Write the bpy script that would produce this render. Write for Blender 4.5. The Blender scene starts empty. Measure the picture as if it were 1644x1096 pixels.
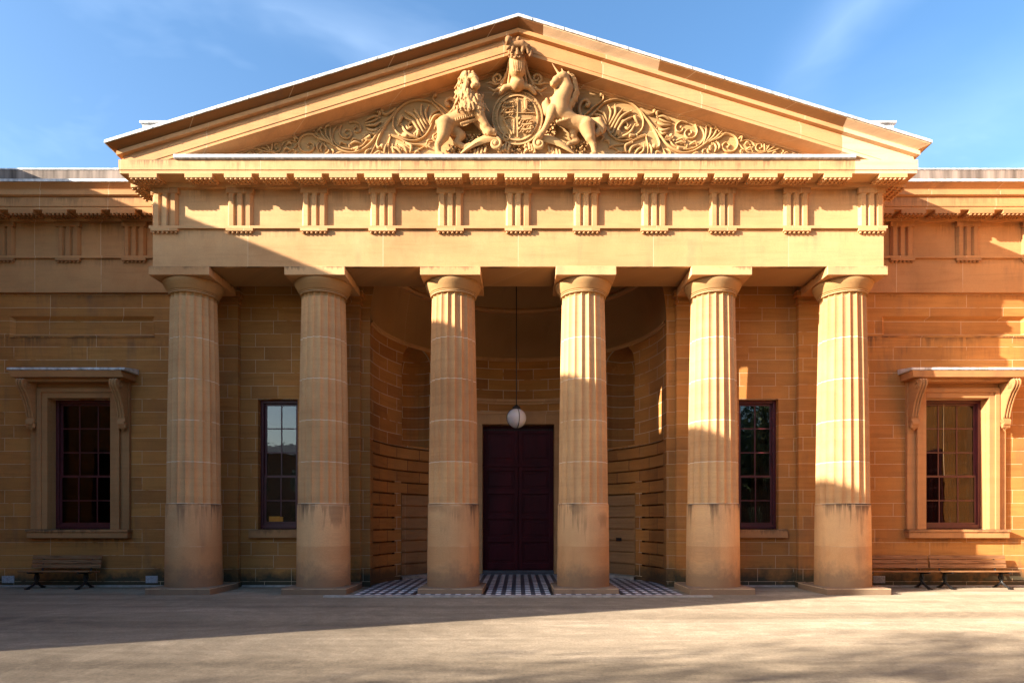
import bpy, math, random
import numpy as np
from mathutils import Vector, Matrix
PI = math.pi
rnd = random.Random(7)
C = bpy.context.scene.collection
SC = bpy.context.scene

# ------------------------------------------------------------------ camera
EYE = 1.65
FPX = 1020.0
cam = bpy.data.cameras.new('camera')
cam.sensor_width = 36.0
cam.lens = FPX / 1644 * 36
cam.shift_x = -0.0061
cam.shift_y = 290 / 1644
cam.clip_end = 3000
co = bpy.data.objects.new('camera', cam)
co.location = (0, 0, EYE)
co.rotation_euler = (PI / 2, 0, 0)
C.objects.link(co)
SC.camera = co

# ------------------------------------------------------------------ light
SUN = Vector((-2.3, -1.0, 0.93)).normalized()          # towards the sun
EL = math.asin(SUN.z)
AZ = math.atan2(SUN.x, SUN.y)
w = bpy.data.worlds.new('World')
SC.world = w
w.use_nodes = True
nt = w.node_tree
bg = nt.nodes['Background']
sky = nt.nodes.new('ShaderNodeTexSky')
sky.sky_type = 'NISHITA'
sky.sun_disc = False
sky.sun_elevation = EL
sky.sun_rotation = AZ
sky.altitude = 50
sky.air_density = 1.0
sky.dust_density = 1.6
sky.ozone_density = 1.5
tcw = nt.nodes.new('ShaderNodeTexCoord')
mpw = nt.nodes.new('ShaderNodeMapping')
mpw.inputs['Rotation'].default_value = (0.5, 0.95, 0.4)
mpw.inputs['Scale'].default_value = (1.5, 1.5, 3.6)
nzw = nt.nodes.new('ShaderNodeTexNoise')
nzw.inputs['Scale'].default_value = 2.1
nzw.inputs['Detail'].default_value = 4.5
nzw.inputs['Roughness'].default_value = 0.62
nzw.inputs['Distortion'].default_value = 0.6
rpw = nt.nodes.new('ShaderNodeValToRGB')
rpw.color_ramp.elements[0].position = 0.54
rpw.color_ramp.elements[0].color = (0, 0, 0, 1)
rpw.color_ramp.elements[1].position = 0.80
rpw.color_ramp.elements[1].color = (0.10, 0.10, 0.10, 1)
hsw = nt.nodes.new('ShaderNodeHueSaturation')
hsw.inputs['Saturation'].default_value = 1.22
mxw = nt.nodes.new('ShaderNodeMixRGB')
mxw.inputs['Color2'].default_value = (9.0, 10.5, 12.0, 1)
def wm(op, a_, b_=None, cl=False):
    nd = nt.nodes.new('ShaderNodeMath'); nd.operation = op; nd.use_clamp = cl
    for i_, x_ in enumerate((a_, b_)):
        if x_ is None: continue
        if isinstance(x_, (int, float)): nd.inputs[i_].default_value = x_
        else: nt.links.new(x_, nd.inputs[i_])
    return nd.outputs[0]
nt.links.new(tcw.outputs['Generated'], mpw.inputs['Vector'])
nt.links.new(mpw.outputs['Vector'], nzw.inputs['Vector'])
nt.links.new(nzw.outputs['Fac'], rpw.inputs['Fac'])
sxw = nt.nodes.new('ShaderNodeSeparateXYZ')
nt.links.new(tcw.outputs['Generated'], sxw.inputs[0])
ymax = wm('MAXIMUM', sxw.outputs[1], 0.05)
cu_, cv_ = wm('DIVIDE', sxw.outputs[0], ymax), wm('DIVIDE', sxw.outputs[2], ymax)
wob = wm('MULTIPLY', wm('SUBTRACT', nzw.outputs['Fac'], 0.5), 0.22)
def wisp(u0, v0, slope, half, ulo, uhi, amt):
    d_ = wm('ABSOLUTE', wm('ADD', wm('SUBTRACT', wm('SUBTRACT', cv_, v0), wm('MULTIPLY', wm('SUBTRACT', cu_, u0), slope)), wob))
    f_ = wm('SUBTRACT', 1.0, wm('DIVIDE', d_, half), True)
    g_ = wm('MULTIPLY', wm('DIVIDE', wm('SUBTRACT', cu_, ulo), 0.12, True), wm('DIVIDE', wm('SUBTRACT', uhi, cu_), 0.2, True))
    return wm('MULTIPLY', wm('MULTIPLY', wm('POWER', f_, 1.6), g_), wm('MULTIPLY', wm('ADD', nzw.outputs['Fac'], 0.35), amt))
cl_ = wm('ADD', wisp(0.50, 0.745, 0.95, 0.10, 0.38, 1.1, 0.085), wisp(-0.29, 0.80, -0.25, 0.09, -0.50, -0.05, 0.045))
cl_ = wm('ADD', cl_, wisp(0.60, 0.60, 0.25, 0.14, 0.35, 1.2, 0.05))
cl_ = wm('ADD', cl_, wm('MULTIPLY', rpw.outputs['Color'], 0.5), True)
nt.links.new(cl_, mxw.inputs['Fac'])
nt.links.new(sky.outputs['Color'], hsw.inputs['Color'])
nt.links.new(hsw.outputs['Color'], mxw.inputs['Color1'])
nt.links.new(mxw.outputs['Color'], bg.inputs['Color'])
bg.inputs['Strength'].default_value = 0.0975
sl = bpy.data.lights.new('sun', 'SUN')
sl.energy = 5.0
sl.angle = math.radians(0.55)
sl.color = (1.0, 0.90, 0.75)
so = bpy.data.objects.new('sun', sl)
so.rotation_euler = SUN.to_track_quat('Z', 'Y').to_euler()
so.location = (-40, -20, 30)
C.objects.link(so)
SC.view_settings.view_transform = 'Standard'
SC.view_settings.look = 'None'
SC.view_settings.exposure = 1.89
SC.view_settings.gamma = 1

# ------------------------------------------------------------------ materials
class NT:
    def __init__(s, name):
        s.m = bpy.data.materials.new(name)
        s.m.use_nodes = True
        s.t = s.m.node_tree
        s.b = s.t.nodes['Principled BSDF']
        s.out = s.t.nodes['Material Output']
    def n(s, typ, **kw):
        nd = s.t.nodes.new(typ)
        for k, v in kw.items():
            if k.startswith('i_'):
                nd.inputs[k[2:].replace('_', ' ')].default_value = v
            else:
                setattr(nd, k, v)
        return nd
    def l(s, a, b):
        s.t.links.new(a, b)
    def math(s, op, a, b=None, clamp=False):
        nd = s.t.nodes.new('ShaderNodeMath')
        nd.operation = op
        nd.use_clamp = clamp
        for i, x in enumerate((a, b)):
            if x is None:
                continue
            if isinstance(x, (int, float)):
                nd.inputs[i].default_value = x
            else:
                s.l(x, nd.inputs[i])
        return nd.outputs[0]
    def mix(s, fac, a, b, mode='MIX'):
        nd = s.t.nodes.new('ShaderNodeMixRGB')
        nd.blend_type = mode
        for i, x in ((0, fac), (1, a), (2, b)):
            if isinstance(x, (int, float)):
                nd.inputs[i].default_value = x
            elif isinstance(x, tuple):
                nd.inputs[i].default_value = (*x, 1) if len(x) == 3 else x
            else:
                s.l(x, nd.inputs[i])
        return nd.outputs[0]
    def noise(s, vec, scale, detail=4, rough=0.55, dist=0.0, mscale=None):
        if mscale:
            mp = s.n('ShaderNodeMapping')
            mp.inputs['Scale'].default_value = mscale
            s.l(vec, mp.inputs['Vector'])
            vec = mp.outputs['Vector']
        nd = s.n('ShaderNodeTexNoise', i_Scale=scale, i_Detail=detail, i_Roughness=rough, i_Distortion=dist)
        s.l(vec, nd.inputs['Vector'])
        return nd.outputs['Fac']
    def ramp(s, fac, stops):
        nd = s.n('ShaderNodeValToRGB')
        cr = nd.color_ramp
        while len(cr.elements) < len(stops):
            cr.elements.new(0.5)
        for e, (p, c) in zip(cr.elements, stops):
            e.position = p
            e.color = (*c, 1) if isinstance(c, tuple) else (c, c, c, 1)
        s.l(fac, nd.inputs['Fac'])
        return nd.outputs['Color']

TONES = [(0.0, (0.337, 0.142, 0.043)), (0.25, (0.443, 0.193, 0.054)), (0.5, (0.506, 0.233, 0.065)),
         (0.7, (0.485, 0.204, 0.055)), (0.85, (0.389, 0.180, 0.059)), (1.0, (0.548, 0.271, 0.082))]
TONES_WARM = [(0.0, (0.466, 0.243, 0.100)), (0.3, (0.595, 0.340, 0.159)), (0.55, (0.545, 0.292, 0.130)), (0.8, (0.635, 0.381, 0.185)), (1.0, (0.576, 0.330, 0.155))]

def stone(name, bw=1.9, bh=0.334, ox=0.0, oz=-0.135, mortar=0.010, mort_col=(0.62, 0.44, 0.27), tones=TONES,
          uv=False, stain=0.5, base_damp=0.0, bump=0.25, mort_break=0.33, squash=1.0, bedmix=0.55, z_streak=None, zlo=None):
    k = NT(name)
    tc = k.n('ShaderNodeTexCoord')
    src = tc.outputs['UV'] if uv else tc.outputs['Object']
    sp = k.n('ShaderNodeSeparateXYZ')
    k.l(src, sp.inputs[0])
    if uv:
        u, z = sp.outputs[0], sp.outputs[1]
    else:
        u = k.math('ADD', sp.outputs[0], sp.outputs[1])
        z = sp.outputs[2]
    cb = k.n('ShaderNodeCombineXYZ')
    k.l(k.math('ADD', u, ox + (200.0 if bw < 20 else 2.25) * bw), cb.inputs[0])
    k.l(k.math('ADD', z, oz + 100.0 * bh), cb.inputs[1])
    br = k.n('ShaderNodeTexBrick', i_Scale=1.0, i_Mortar_Size=mortar * 0.5, i_Mortar_Smooth=0.1, i_Bias=0.0,
             i_Brick_Width=bw, i_Row_Height=bh)
    br.offset = 0.5
    br.squash = squash
    br.squash_frequency = 3
    br.inputs['Color1'].default_value = (0, 0, 0, 1)
    br.inputs['Color2'].default_value = (1, 1, 1, 1)
    br.inputs['Mortar'].default_value = (0.5, 0.5, 0.5, 1)
    k.l(cb.outputs[0], br.inputs['Vector'])
    oi = k.n('ShaderNodeObjectInfo')
    p3 = k.n('ShaderNodeCombineXYZ')
    k.l(u, p3.inputs[0]); k.l(z, p3.inputs[2]); k.l(k.math('MULTIPLY', oi.outputs['Random'], 37.0), p3.inputs[1])
    P = p3.outputs[0]
    # bedding offset jumps from block to block, so veins stop at the joints
    sepb = k.n('ShaderNodeSeparateXYZ'); k.l(br.outputs['Color'], sepb.inputs[0])
    rv = sepb.outputs[0]
    p4 = k.n('ShaderNodeCombineXYZ')
    k.l(k.math('ADD', u, k.math('MULTIPLY', rv, 11.0)), p4.inputs[0])
    k.l(k.math('MULTIPLY', rv, 23.0), p4.inputs[1])
    k.l(k.math('ADD', z, k.math('MULTIPLY', rv, 5.0)), p4.inputs[2])
    PB = p4.outputs[0]
    broad = k.noise(P, 0.45, 3)
    bed = k.noise(PB, 1.0, 5, 0.6, 1.2, (0.5, 1, 7.0))
    grain = k.noise(P, 55.0, 3, 0.7)
    mid = k.noise(PB, 2.6, 5, 0.6)
    t = k.math('ADD', k.math('MULTIPLY', rv, 0.64), k.math('MULTIPLY', mid, 0.36))
    t = k.math('ADD', t, k.math('MULTIPLY', k.math('SUBTRACT', oi.outputs['Random'], 0.5), 0.25), True)
    col = k.ramp(t, tones)
    bd = k.ramp(bed, [(0.30, (0.70, 0.66, 0.62)), (0.5, (1.0, 1.0, 1.0)), (0.72, (1.14, 1.08, 0.98))])
    col = k.mix(bedmix, col, bd, 'MULTIPLY')
    gr = k.ramp(grain, [(0.25, 0.80), (0.75, 1.16)])
    col = k.mix(0.6, col, gr, 'MULTIPLY')
    # grime: vertical runs and patches
    run = k.noise(P, 1.0, 4, 0.6, 0.2, (2.6, 1, 0.35))
    pat = k.noise(P, 0.8, 5, 0.65)
    st = k.math('MULTIPLY', k.ramp(run, [(0.52, 0.0), (0.72, 1.0)]), k.ramp(pat, [(0.42, 0.0), (0.68, 1.0)]))
    col = k.mix(k.math('MULTIPLY', st, stain), col, (0.12, 0.085, 0.07))
    wash = k.ramp(broad, [(0.28, (0.74, 0.70, 0.66)), (0.5, (0.98, 0.97, 0.96)), (0.72, (1.14, 1.10, 1.04))])
    col = k.mix(0.7, col, wash, 'MULTIPLY')
    if base_damp > 0:
        edge = k.math('ADD', z, k.math('MULTIPLY', k.math('SUBTRACT', k.noise(P, 1.7, 5, 0.65), 0.5), 1.1))
        dm = k.ramp(edge, [(0.20, 1.0), (0.55, 0.0)])
        col = k.mix(k.math('MULTIPLY', dm, base_damp), col, (0.055, 0.052, 0.032))
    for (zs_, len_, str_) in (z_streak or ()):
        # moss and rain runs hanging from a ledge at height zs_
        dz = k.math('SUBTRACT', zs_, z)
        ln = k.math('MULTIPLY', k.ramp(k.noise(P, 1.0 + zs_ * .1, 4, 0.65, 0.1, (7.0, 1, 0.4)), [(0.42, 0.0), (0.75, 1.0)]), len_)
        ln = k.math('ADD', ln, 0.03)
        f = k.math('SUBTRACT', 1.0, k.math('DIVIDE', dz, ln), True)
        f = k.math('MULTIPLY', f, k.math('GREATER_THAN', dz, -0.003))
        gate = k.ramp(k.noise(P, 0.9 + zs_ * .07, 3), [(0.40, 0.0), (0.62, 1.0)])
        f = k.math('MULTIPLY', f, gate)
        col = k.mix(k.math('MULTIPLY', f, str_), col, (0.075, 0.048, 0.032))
    if zlo is not None:
        e2 = k.math('ADD', z, k.math('MULTIPLY', k.math('SUBTRACT', k.noise(P, 3.0, 5, 0.7), 0.5), 1.0))
        col = k.mix(k.math('MULTIPLY', k.ramp(e2, [(zlo, 1.0), (zlo + 0.4, 0.0)]), 0.6), col, (0.13, 0.10, 0.075))
    # joints
    jm = k.math('MULTIPLY', br.outputs['Fac'], k.ramp(k.noise(P, 3.0, 3), [(mort_break, 0.0), (mort_break + 0.12, 1.0)]))
    col = k.mix(jm, col, mort_col)
    k.l(col, k.b.inputs['Base Color'])
    k.b.inputs['Roughness'].default_value = 0.88
    k.b.inputs['Specular IOR Level'].default_value = 0.25
    hgt = k.math('ADD', k.math('MULTIPLY', grain, 0.35), k.math('MULTIPLY', mid, 0.5))
    hgt = k.math('ADD', hgt, k.math('MULTIPLY', bed, 0.35))
    hgt = k.math('SUBTRACT', hgt, k.math('MULTIPLY', br.outputs['Fac'], 0.9))
    bp = k.n('ShaderNodeBump', i_Strength=bump, i_Distance=0.02)
    k.l(hgt, bp.inputs['Height'])
    k.l(bp.outputs[0], k.b.inputs['Normal'])
    return k.m

def simple(name, c, rough=0.6, metal=0.0, var=0.2, scale=8.0, mscale=None, spec=0.5, bump=0.1, c2=None):
    k = NT(name)
    tc = k.n('ShaderNodeTexCoord')
    nz = k.noise(tc.outputs['Object'], scale, 5, 0.6, 0.0, mscale)
    a = tuple(x * (1 - var) for x in c)
    b = c2 if c2 else tuple(min(1, x * (1 + var)) for x in c)
    col = k.ramp(nz, [(0.3, a), (0.7, b)])
    k.l(col, k.b.inputs['Base Color'])
    k.b.inputs['Roughness'].default_value = rough
    k.b.inputs['Metallic'].default_value = metal
    k.b.inputs['Specular IOR Level'].default_value = spec
    if bump:
        bp = k.n('ShaderNodeBump', i_Strength=bump, i_Distance=0.01)
        k.l(nz, bp.inputs['Height'])
        k.l(bp.outputs[0], k.b.inputs['Normal'])
    return k.m

TONES_SHAFT = [(0.0, (0.402, 0.200, 0.092)), (0.3, (0.561, 0.321, 0.145)), (0.5, (0.468, 0.241, 0.106)), (0.75, (0.600, 0.360, 0.172)), (1.0, (0.515, 0.280, 0.128))]
M = {}
M['wing'] = stone('wing_ashlar', 2.35, 0.334, 0.4, base_damp=0.95, stain=0.65, squash=0.8, z_streak=((6.42, 1.1, 0.75), (1.25, 0.5, 0.6), (7.5, .25, .4)), bump=0.4)
M['portico_wall'] = stone('portico_ashlar', 0.92, 0.334, 0.1, base_damp=0.95, stain=0.45, squash=0.75, bump=0.4)
M['exedra'] = stone('exedra_ashlar', 0.95, 0.334, 0.0, uv=True, base_damp=0.8, stain=0.3, mort_col=(0.62, 0.47, 0.30), mortar=0.018)
M['shaft'] = stone('column_stone', 900, 0.963, 0.0, oz=-2.09, mortar=0.014, mort_col=(0.72, 0.60, 0.46), mort_break=0.34,
                   tones=TONES_SHAFT, stain=0.3, bump=0.2, bedmix=0.3)
TONES_MID = [(0.0, (0.386, 0.183, 0.076)), (0.3, (0.488, 0.249, 0.102)), (0.55, (0.432, 0.211, 0.085)), (0.8, (0.515, 0.273, 0.114)), (1.0, (0.460, 0.226, 0.092))]
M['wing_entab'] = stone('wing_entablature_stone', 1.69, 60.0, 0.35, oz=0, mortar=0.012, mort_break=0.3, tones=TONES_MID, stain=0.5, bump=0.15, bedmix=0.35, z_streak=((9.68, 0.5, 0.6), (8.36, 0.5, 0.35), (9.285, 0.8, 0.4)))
M['surround'] = stone('window_surround_stone', 60, 60, 15, oz=0, tones=TONES_MID, stain=0.5, bump=0.15, bedmix=0.3, z_streak=((1.47, 0.2, 0.8),))
M['drum'] = stone('column_drum_stone', 900, 0.95, 0.0, oz=-1.09, mortar=0.010, mort_break=0.5, tones=TONES_WARM, stain=0.55, bedmix=0.04,
                  z_streak=((2.085, 1.3, 0.95), (2.085, 0.12, 0.8)), zlo=0.34)
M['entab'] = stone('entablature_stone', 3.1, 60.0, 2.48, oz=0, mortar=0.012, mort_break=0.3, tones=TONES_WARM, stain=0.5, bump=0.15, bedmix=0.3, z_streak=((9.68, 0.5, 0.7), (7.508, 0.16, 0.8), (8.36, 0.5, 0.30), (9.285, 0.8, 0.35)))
M['trim'] = stone('dressed_trim_stone', 1.45, 60.0, 0.3, oz=0, mortar=0.010, tones=TONES_WARM, stain=0.3, bump=0.15, bedmix=0.3)
M['rake'] = stone('raking_cornice_stone', 2.2, 60.0, 0.5, oz=0, mortar=0.014, tones=[(0.0, (0.391, 0.177, 0.071)), (0.35, (0.502, 0.246, 0.100)), (0.65, (0.539, 0.287, 0.128)), (1.0, (0.558, 0.300, 0.147))],
                  stain=0.45, bump=0.15, bedmix=0.4)
M['pale'] = stone('new_pale_stone', 1.6, 60.0, 0.3, oz=0, mortar=0.008, tones=[(0.0, (0.651, 0.460, 0.294)), (1.0, (0.725, 0.534, 0.361))], stain=0.05, bump=0.1)
M['carved'] = stone('carved_stone', 40, 0.9, 0.0, oz=0.2, mortar=0.006, tones=[(0.0, (0.409, 0.230, 0.094)), (1.0, (0.502, 0.304, 0.132))], stain=0.35, bump=0.3)
M['figure'] = stone('weathered_figure_stone', 40, 40, 0.0, oz=0.2, mortar=0.0001, tones=[(0.0, (0.313, 0.162, 0.064)), (0.45, (0.423, 0.234, 0.101)), (1.0, (0.478, 0.279, 0.120))], stain=0.9, bump=0.5)
M['crest'] = stone('dark_weathered_crest_stone', 40, 40, 0.0, oz=0.2, mortar=0.0001, tones=[(0.0, (0.20, 0.095, 0.04)), (1.0, (0.34, 0.18, 0.075))], stain=0.9, bump=0.5)
M['rustic'] = stone('rusticated_stone', 0.95, 0.334, 0.0, oz=-0.114, uv=True, base_damp=0.8, stain=0.3, mort_col=(0.09, 0.055, 0.035), mortar=0.020)
M['sidedoor'] = stone('side_door_stone', 60, 60, 0.0, oz=0, base_damp=0.4, stain=0.2, tones=[(0.0, (0.36, 0.19, 0.085)), (1.0, (0.42, 0.23, 0.10))])
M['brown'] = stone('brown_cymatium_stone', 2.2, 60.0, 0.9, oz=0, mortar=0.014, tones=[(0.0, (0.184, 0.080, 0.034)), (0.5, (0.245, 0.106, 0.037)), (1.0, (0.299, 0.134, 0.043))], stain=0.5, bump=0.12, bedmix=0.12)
M['plinth'] = stone('plinth_stone', 50, 50, 0, tones=[(0.0, (0.20, 0.135, 0.085)), (1.0, (0.29, 0.20, 0.13))], stain=0.8, bump=0.6, bedmix=0.1)
M['soffit'] = stone('soffit_stone', 60, 60, 0, oz=0, tones=[(0.0, (0.378, 0.216, 0.095)), (1.0, (0.450, 0.266, 0.122))], stain=0.4, bump=0.1, bedmix=0.0)
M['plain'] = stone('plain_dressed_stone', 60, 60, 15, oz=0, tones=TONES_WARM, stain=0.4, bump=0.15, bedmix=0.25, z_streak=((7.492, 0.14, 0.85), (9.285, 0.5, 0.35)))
M['parapet'] = simple('weathered_parapet', (0.22, 0.17, 0.14), 0.9, 0, 0.55, 1.0, (5.0, 1, 0.35), 0.2)
M['lead'] = simple('lead_flashing', (0.55, 0.55, 0.55), 0.6, 0.15, 0.45, 3.0, (3, 1, 1))
M['zinc'] = simple('roof_metal', (0.50, 0.52, 0.54), 0.5, 0.5, 0.2, 1.0)
M['maroon'] = simple('maroon_paint', (0.085, 0.014, 0.018), 0.38, 0, 0.25, 3.0)
M['door'] = simple('dark_maroon_door_paint', (0.060, 0.005, 0.009), 0.5, 0, 0.35, 2.0, (1, 1, 0.3), spec=0.2)
M['iron'] = simple('black_iron', (0.02, 0.018, 0.018), 0.5, 0.2, 0.4, 10)
M['wood'] = simple('worn_bench_wood', (0.26, 0.11, 0.04), 0.75, 0, 0.5, 3.0, (0.8, 6, 14), 0.3, c2=(0.40, 0.20, 0.09))
M['vent'] = simple('pale_vent_terracotta', (0.42, 0.42, 0.44), 0.8, 0, 0.4, 30)
M['step'] = simple('grey_stone_edging', (0.36, 0.33, 0.29), 0.85, 0, 0.3, 5.0)
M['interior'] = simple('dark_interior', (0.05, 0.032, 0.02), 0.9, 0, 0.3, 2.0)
M['curtain'] = simple('brown_curtain', (0.26, 0.10, 0.018), 0.9, 0, 0.4, 1.0, (9, 1, 0.3))
M['orange'] = simple('orange_card', (0.60, 0.23, 0.02), 0.7, 0, 0.1, 9)
M['cord'] = simple('pale_cord', (0.6, 0.45, 0.25), 0.8, 0, 0.1, 9)
M['bark'] = simple('bark', (0.10, 0.075, 0.05), 0.95, 0, 0.4, 6, (3, 3, 0.6), 0.2, 0.5)
M['slate'] = simple('slate_roof', (0.10, 0.10, 0.11), 0.7, 0, 0.3, 3)

def leafmat():
    k = NT('leaf')
    oi = k.n('ShaderNodeTexCoord')
    nz = k.noise(oi.outputs['Object'], 1.3, 3)
    k.l(k.ramp(nz, [(0.3, (0.025, 0.05, 0.015)), (0.7, (0.075, 0.11, 0.03))]), k.b.inputs['Base Color'])
    k.b.inputs['Roughness'].default_value = 0.6
    return k.m
M['leaf'] = leafmat()

def glassmat(name='window_glass', ior=1.85, tint=(0.62, 0.62, 0.60, 1)):
    k = NT(name)
    tc = k.n('ShaderNodeTexCoord')
    nz = k.noise(tc.outputs['Object'], 3.0, 2)
    bp = k.n('ShaderNodeBump', i_Strength=0.05, i_Distance=0.02)
    k.l(nz, bp.inputs['Height'])
    gl = k.n('ShaderNodeBsdfGlossy', i_Roughness=0.02)
    gl.inputs['Color'].default_value = (0.9, 0.9, 0.9, 1)
    k.l(bp.outputs[0], gl.inputs['Normal'])
    tr = k.n('ShaderNodeBsdfTransparent')
    tr.inputs['Color'].default_value = tint
    fr = k.n('ShaderNodeFresnel', i_IOR=ior)
    mx = k.n('ShaderNodeMixShader')
    k.l(fr.outputs[0], mx.inputs[0]); k.l(tr.outputs[0], mx.inputs[1]); k.l(gl.outputs[0], mx.inputs[2])
    k.l(mx.outputs[0], k.out.inputs['Surface'])
    return k.m
M['glass'] = glassmat()
M['old_glass'] = glassmat('old_window_glass', 1.42, (0.42, 0.29, 0.15, 1))

def globemat():
    k = NT('opal_globe_glass')
    k.b.inputs['Base Color'].default_value = (0.80, 0.80, 0.79, 1)
    k.b.inputs['Roughness'].default_value = 0.15
    k.b.inputs['Subsurface Weight'].default_value = 0.2
    return k.m
M['globe'] = globemat()

def tilemat():
    k = NT('black_white_floor_tiles')
    tc = k.n('ShaderNodeTexCoord')
    sp = k.n('ShaderNodeSeparateXYZ')
    k.l(tc.outputs['Object'], sp.inputs[0])
    def band(o, off, wd, per=0.227):
        return k.math('LESS_THAN', k.math('FRACT', k.math('DIVIDE', k.math('ADD', o, off + 40.0 * per), per)), wd)
    ax_, ay_ = band(sp.outputs[0], 0.06, 0.54), band(sp.outputs[1], 0.0, 0.58, 0.42)
    c0 = k.mix(ay_, (0.035, 0.038, 0.046), (0.13, 0.14, 0.165))
    c1 = k.mix(ay_, (0.16, 0.17, 0.20), (0.86, 0.87, 0.88))
    chk = k.mix(ax_, c0, c1)
    dn = k.noise(tc.outputs['Object'], 1.5, 4)
    col = k.mix(1.0, chk, k.ramp(dn, [(0.3, 0.6), (0.65, 1.0)]), 'MULTIPLY')
    k.l(col, k.b.inputs['Base Color'])
    k.b.inputs['Roughness'].default_value = 0.45
    return k.m
M['tile'] = tilemat()

def asphaltmat():
    k = NT('worn_asphalt')
    tc = k.n('ShaderNodeTexCoord')
    P = tc.outputs['Object']
    # sweeping tyre and dust tracks
    tr = k.noise(P, 1.0, 6, 0.6, 0.9, (0.06, 0.8, 1))
    tr2 = k.noise(P, 1.0, 8, 0.68, 2.6, (0.7, 0.4, 1))
    big = k.noise(P, 0.18, 3)
    grit = k.noise(P, 26, 6, 0.86)
    grit2 = k.noise(P, 9, 6, 0.75)
    sw = k.noise(P, 0.30, 5, 0.55, 5.0)
    sw2 = k.noise(P, 0.22, 4, 0.5, 7.5, (1, 1.6, 1))
    t = k.math('ADD', k.math('MULTIPLY', tr, 0.75), k.math('MULTIPLY', tr2, 0.25))
    col = k.ramp(t, [(0.34, (0.133, 0.103, 0.073)), (0.46, (0.198, 0.154, 0.109)), (0.57, (0.241, 0.190, 0.136)), (0.68, (0.331, 0.265, 0.193))])
    col = k.mix(0.75, col, k.ramp(sw, [(0.40, 0.90), (0.47, 1.0), (0.55, 1.0), (0.575, 1.16), (0.66, 1.02)]), 'MULTIPLY')
    col = k.mix(0.6, col, k.ramp(sw2, [(0.42, 0.90), (0.5, 1.0), (0.555, 1.18), (0.60, 1.0)]), 'MULTIPLY')
    col = k.mix(0.8, col, k.ramp(grit, [(0.34, 0.48), (0.46, 0.92), (0.56, 1.05), (0.66, 1.55)]), 'MULTIPLY')
    col = k.mix(0.6, col, k.ramp(grit2, [(0.32, 0.82), (0.52, 1.0), (0.7, 1.12)]), 'MULTIPLY')
    col = k.mix(0.6, col, k.ramp(big, [(0.3, 0.8), (0.7, 1.15)]), 'MULTIPLY')
    k.l(col, k.b.inputs['Base Color'])
    k.b.inputs['Roughness'].default_value = 0.9
    k.b.inputs['Diffuse Roughness'].default_value = 1.0
    k.b.inputs['Specular IOR Level'].default_value = 0.1
    h = k.math('ADD', grit, k.math('MULTIPLY', grit2, 1.2))
    bp = k.n('ShaderNodeBump', i_Strength=0.55, i_Distance=0.012)
    k.l(h, bp.inputs['Height'])
    k.l(bp.outputs[0], k.b.inputs['Normal'])
    return k.m
M['asphalt'] = asphaltmat()

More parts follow.
